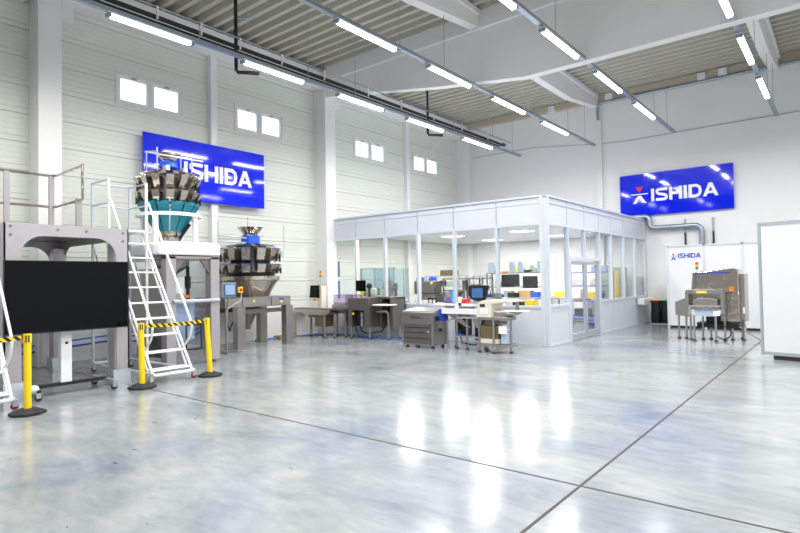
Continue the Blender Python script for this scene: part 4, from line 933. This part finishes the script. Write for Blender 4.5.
small('storage_box', -7.9, 16.8, .95, .3, .25, .18, 'brightblue', 'blue box at the right end of the bench under the monitors', 'box')
small('storage_box', -9.75, 16.8, .95, .3, .3, .25, 'letter', 'white box at the left end of the bench under the monitors', 'box')
small('storage_box', -8.95, 16.95, .95, .3, .25, .2, 'greengrey', 'grey green box behind the black device on the bench', 'box')
for x, z0, lb in ((-8.76, 1.32, 'left black monitor hanging under the shelf in the glazed room'), (-8.05, 1.25, 'right black monitor hanging under the shelf in the glazed room')):
    t = T('monitor', lb, 'monitor', (x, 16.7, z0), 'hanging monitors')
    t.part(t.b().box(x - .33 if x < -8.4 else x - .26, x + .33 if x < -8.4 else x + .26, 16.68, 16.73, z0, z0 + .40), 'housing', 'black', bevel=.01)
    t.part(t.b().box(x - .04, x + .04, 16.73, 17.26, z0 + .15, z0 + .2), 'arm', 'steeldark')
# pale blue acrylic guard cabinet
t = T('guard_cabinet', 'tall pale blue tinted acrylic cabinet behind the left front windows', 'cabinet', (-12.1, 13.9, 0))
for a, c in ((-12.74, -12.12), (-12.08, -11.5), (-11.46, -11.30)): t.part(t.b().box(a, c, 13.7, 13.71, .95, 1.98), 'front_pane', 'cyan')
t.part(t.b().box(-12.74, -11.3, 14.4, 14.41, .95, 1.98), 'rear_pane', 'cyan')
b = t.b()
for x in (-12.77, -12.12, -11.5, -11.30): b.box(x, x + .03, 13.69, 13.72, 0, 2.0).box(x, x + .03, 14.39, 14.42, 0, 2.0)
b.box(-12.77, -11.27, 13.69, 13.72, 1.97, 2.0)
t.part(b, 'frame', 'alu'); t.part(t.b().box(-12.74, -11.3, 13.72, 14.39, .85, .9), 'shelf', 'steel')
# small machines on benches
t = T('vacuum_packer', 'small green grey machine on the bench in front of the pale blue cabinet', 'machine', (-11.75, 13.1, .9))
t.part(t.b().box(-12.0, -11.5, 12.9, 13.3, .90, 1.12), 'body', 'steel', bevel=.02); t.part(t.b().lathe([(.2, 1.12), (.22, 1.2), (.18, 1.32), (.08, 1.38), (.01, 1.38)], (-11.75, 13.1), 16), 'dome', 'greengrey', smooth=True)
t.part(t.b().cyl((-11.95, 12.98, 1.1), (-11.95, 12.98, 1.42), .03).cyl((-11.55, 13.2, 1.1), (-11.55, 13.2, 1.35), .04), 'post', 'steeldark')
t = T('filling_machine', 'grey pipework machine on the bench right of the pale blue cabinet', 'machine', (-10.95, 13.15, .9))
t.part(t.b().box(-11.2, -10.75, 12.95, 13.35, .90, 1.0), 'base', 'steeldark')
for x, y, h, r in ((-11.12, 13.0, 1.55, .04), (-10.98, 13.1, 1.62, .07), (-10.84, 13.2, 1.5, .045), (-11.05, 13.25, 1.4, .06)): t.part(t.b().cyl((x, y, 1.0), (x, y, h), r).cyl((x, y, h - .12), (x, y, h - .04), r * 1.6), 'cylinder', 'steel' if r != .045 else 'steeldark')
t.part(t.b().box(-11.2, -10.8, 12.95, 13.2, 1.34, 1.40), 'top_plate', 'steel')
small('tool_case', -10.65, 13.0, .90, .22, .2, .14, 'brightblue', 'blue case on the bench beside the grey pipework machine', 'case')
t = T('sachet_machine', 'tall grey machine with two blue caps behind the front windows', 'machine', (-10.2, 14.2, 0))
t.part(t.b().box(-10.5, -9.95, 14.0, 14.5, 0, 1.15), 'body', 'steel', bevel=.02); t.part(t.b().box(-10.72, -9.95, 13.95, 14.4, 1.15, 1.55), 'head', 'steeldark', bevel=.03)
for x in (-10.60, -10.12): t.part(t.b().cyl((x, 14.15, 1.55), (x, 14.15, 1.66), .13).cyl((x, 14.15, 1.66), (x, 14.15, 1.70), .1, .05), 'cap', 'brightblue', smooth=True)
t.part(t.b().box(-10.05, -9.98, 13.93, 13.96, 1.45, 1.52), 'warning_label', 'yellow')
t = T('frame_machine', 'low steel framed machine with many posts beside the grey capped machine', 'machine', (-9.2, 14.5, 0))
for x in (-9.85, -9.35, -8.9, -8.45):
    for y in (14.3, 14.9): t.part(t.b().box(x, x + .04, y, y + .04, 0, 1.62), 'post', 'steel')
t.part(t.b().box(-9.85, -8.41, 14.3, 14.94, 1.58, 1.62).box(-9.85, -8.41, 14.3, 14.94, 1.22, 1.26).box(-9.85, -8.41, 14.3, 14.94, .85, .9), 'shelf', 'steel')
t.part(t.b().cyl((-9.15, 14.5, 1.26), (-9.15, 14.5, 1.55), .09).box(-9.0, -8.7, 14.4, 14.7, 1.26, 1.42).box(-8.8, -8.5, 14.4, 14.7, .9, 1.15).box(-9.7, -9.4, 14.4, 14.7, .9, 1.2), 'drive_unit', 'steeldark')
small('crate', -10.4, 15.9, 1.35 + .37, .62, .3, .20, 'brown', 'brown crate on top of the wire rack near the left inside wall', 'crate')
bpy.context.view_layer.update()
bpy.data.objects['crate'].location = (-11.3, 16.85, 1.72)
t = T('snack_bag', 'blue snack bag with an orange patch standing on the bench', 'bag', (-8.98, 13.35, .9))
t.part(t.b().prism([(-9.14, .90), (-8.82, .90), (-8.88, 1.05), (-8.86, 1.22), (-9.09, 1.22), (-9.07, 1.05)], 'y', 13.3, 13.42), 'bag_body', mat('bag_blue', (30, 140, 225), .3), bevel=.02)
t.part(t.b().prism([(-9.04, 1.08), (-8.92, 1.06), (-8.90, 1.16), (-9.0, 1.20)], 'y', 13.285, 13.3), 'patch', 'orange', bevel=.004)
t.part(t.b().box(-9.10, -8.86, 13.29, 13.30, .93, .97), 'stripe', 'red')
for x, y, z, w, d, h, m, lb in ((-9.9, 13.3, .90, .4, .3, .07, 'letter', 'flat white tray at the left of the conveyor side bench'), (-9.55, 13.3, .90, .2, .2, .16, 'black', 'black box on the bench left of the blue bag'), (-8.65, 13.3, .90, .2, .2, .18, 'cream', 'cream box on the bench right of the blue bag'), (-8.45, 13.4, .90, .14, .2, .12, 'red', 'small red box at the right end of the bench'), (-7.4, 12.8, .85, .35, .3, .14, 'brightblue', 'blue tray on the low bench behind the corner windows'), (-6.95, 12.8, .85, .3, .3, .2, 'letter', 'white box on the low bench behind the corner windows'), (-6.5, 12.9, .85, .3, .3, .15, 'black', 'black box on the low bench behind the corner windows'), (-6.15, 12.8, .85, .22, .3, .19, 'yellow', 'yellow box on the low bench behind the corner windows'),
        (-7.2, 17.2, .95, .4, .3, .18, 'yellow', 'yellow box on the bench seen through the glass door'), (-6.7, 17.2, .95, .35, .3, .26, 'letter', 'white box on the bench seen through the glass door'), (-6.25, 17.2, .95, .35, .3, .14, 'red', 'red box on the bench seen through the glass door'), (-5.95, 17.2, .95, .2, .25, .2, 'brightblue', 'blue box at the right of the bench behind the glass door'),
        (-5.75, 16.0, .95, .22, .3, .2, 'yellow', 'yellow box on the narrow bench beside the glass door'), (-5.75, 16.4, .95, .25, .3, .16, 'black', 'black box on the narrow bench beside the glass door'),
        (-7.0, 18.25, 1.30, .4, .3, .2, 'letter', 'white box on the upper shelf of the blue rack'), (-6.45, 18.25, 1.30, .3, .3, .22, 'cream', 'cream box on the upper shelf of the blue rack'), (-6.9, 18.25, .80, .5, .3, .2, 'card', 'cardboard box on the middle shelf of the blue rack'), (-6.2, 18.25, .30, .5, .3, .2, 'letter', 'white box low on the blue rack'), (-6.9, 18.25, .30, .5, .3, .24, 'black', 'black box low on the blue rack'), (-6.3, 18.25, 1.75, .5, .3, .2, 'paleblue', 'pale blue box on top of the blue rack')):
    small('storage_box', x, y, z, w, d, h, m, lb, 'box', 'boxes in the glazed room')
t = T('roller_stand', 'tall yellow banner stand inside the far right windows', 'banner', (-5.6, 17.6, 0))
t.part(t.b().prism([(17.35, .9), (17.8, .9), (17.75, 1.75), (17.45, 1.80)], 'x', -5.58, -5.56), 'banner', 'yellow'); t.part(t.b().box(-5.70, -5.5, 17.4, 17.8, 0, .03).box(-5.61, -5.58, 17.55, 17.6, .03, 1.7), 'stand_base', 'alu')
small('cupboard', -6.3, 19.5, 0, .8, .5, 1.9, 'greengrey', 'tall grey green cupboard at the far inside corner of the room', 'cupboard')
t = T('lab_counter', 'white counter along the inside back wall', 'counter', (-8.6, 19.7, 0))
t.part(t.b().box(-9.8, -7.2, 19.4, 20.15, .04, .86), 'cabinet_body', 'whitemetal'); t.part(t.b().box(-9.85, -7.15, 19.35, 20.15, .86, .90), 'worktop', 'alu')
for x in (-9.3, -8.6, -7.9): t.part(t.b().box(x - .25, x + .25, 19.38, 19.4, .1, .8), 'door', 'booth')

for i in range(8):
    x = -9.85 + i * .11
    t = T('bottle', 'small dark bottle in the row along the front of the bench under the monitors', 'bottle', (x, 16.5, .95), 'dark bottles on the bench')
    t.part(t.b().lathe([(0, .95), (.035, .95), (.035, 1.06), (.015, 1.10), (.015, 1.12)], (x, 16.5), 12), 'bottle_body', 'black', smooth=True); t.part(t.b().cyl((x, 16.5, 1.12), (x, 16.5, 1.14), .018), 'cap', 'brightblue')
for i in range(6):
    x = -10.0 + i * .13
    single(B((x, 13.12, .90)).lathe([(0, .90), (.032, .90), (.042, 1.0), (.038, 1.0), (.03, .905)], (x, 13.12), 14), 'cup', 'cream', 'small cream cup in the row at the window edge of the blue bag bench', 'cup', 'cups at the window edge', smooth=True)
small('printer', -11.0, 16.85, .90, .5, .35, .25, 'steeldark', 'dark printer on the wire rack near the left inside wall', 'printer')
small('storage_box', -11.7, 16.85, .90, .5, .35, .22, 'card', 'cardboard box on the wire rack near the left inside wall', 'box')
small('storage_box', -11.75, 16.85, 1.35, .4, .35, .2, 'black', 'black box on the upper wire shelf near the left inside wall', 'box')
small('storage_box', -11.15, 16.85, 1.35, .35, .35, .16, 'greengrey', 'grey green box on the upper wire shelf near the left inside wall', 'box')
small('storage_box', -10.55, 18.15, 1.0, .4, .35, .3, 'steeldark', 'dark box on the narrow rack in the far inside corner', 'box')
small('storage_box', -9.2, 17.45, 1.30, .3, .25, .2, 'black', 'black box half hidden behind the left hanging monitor', 'box')
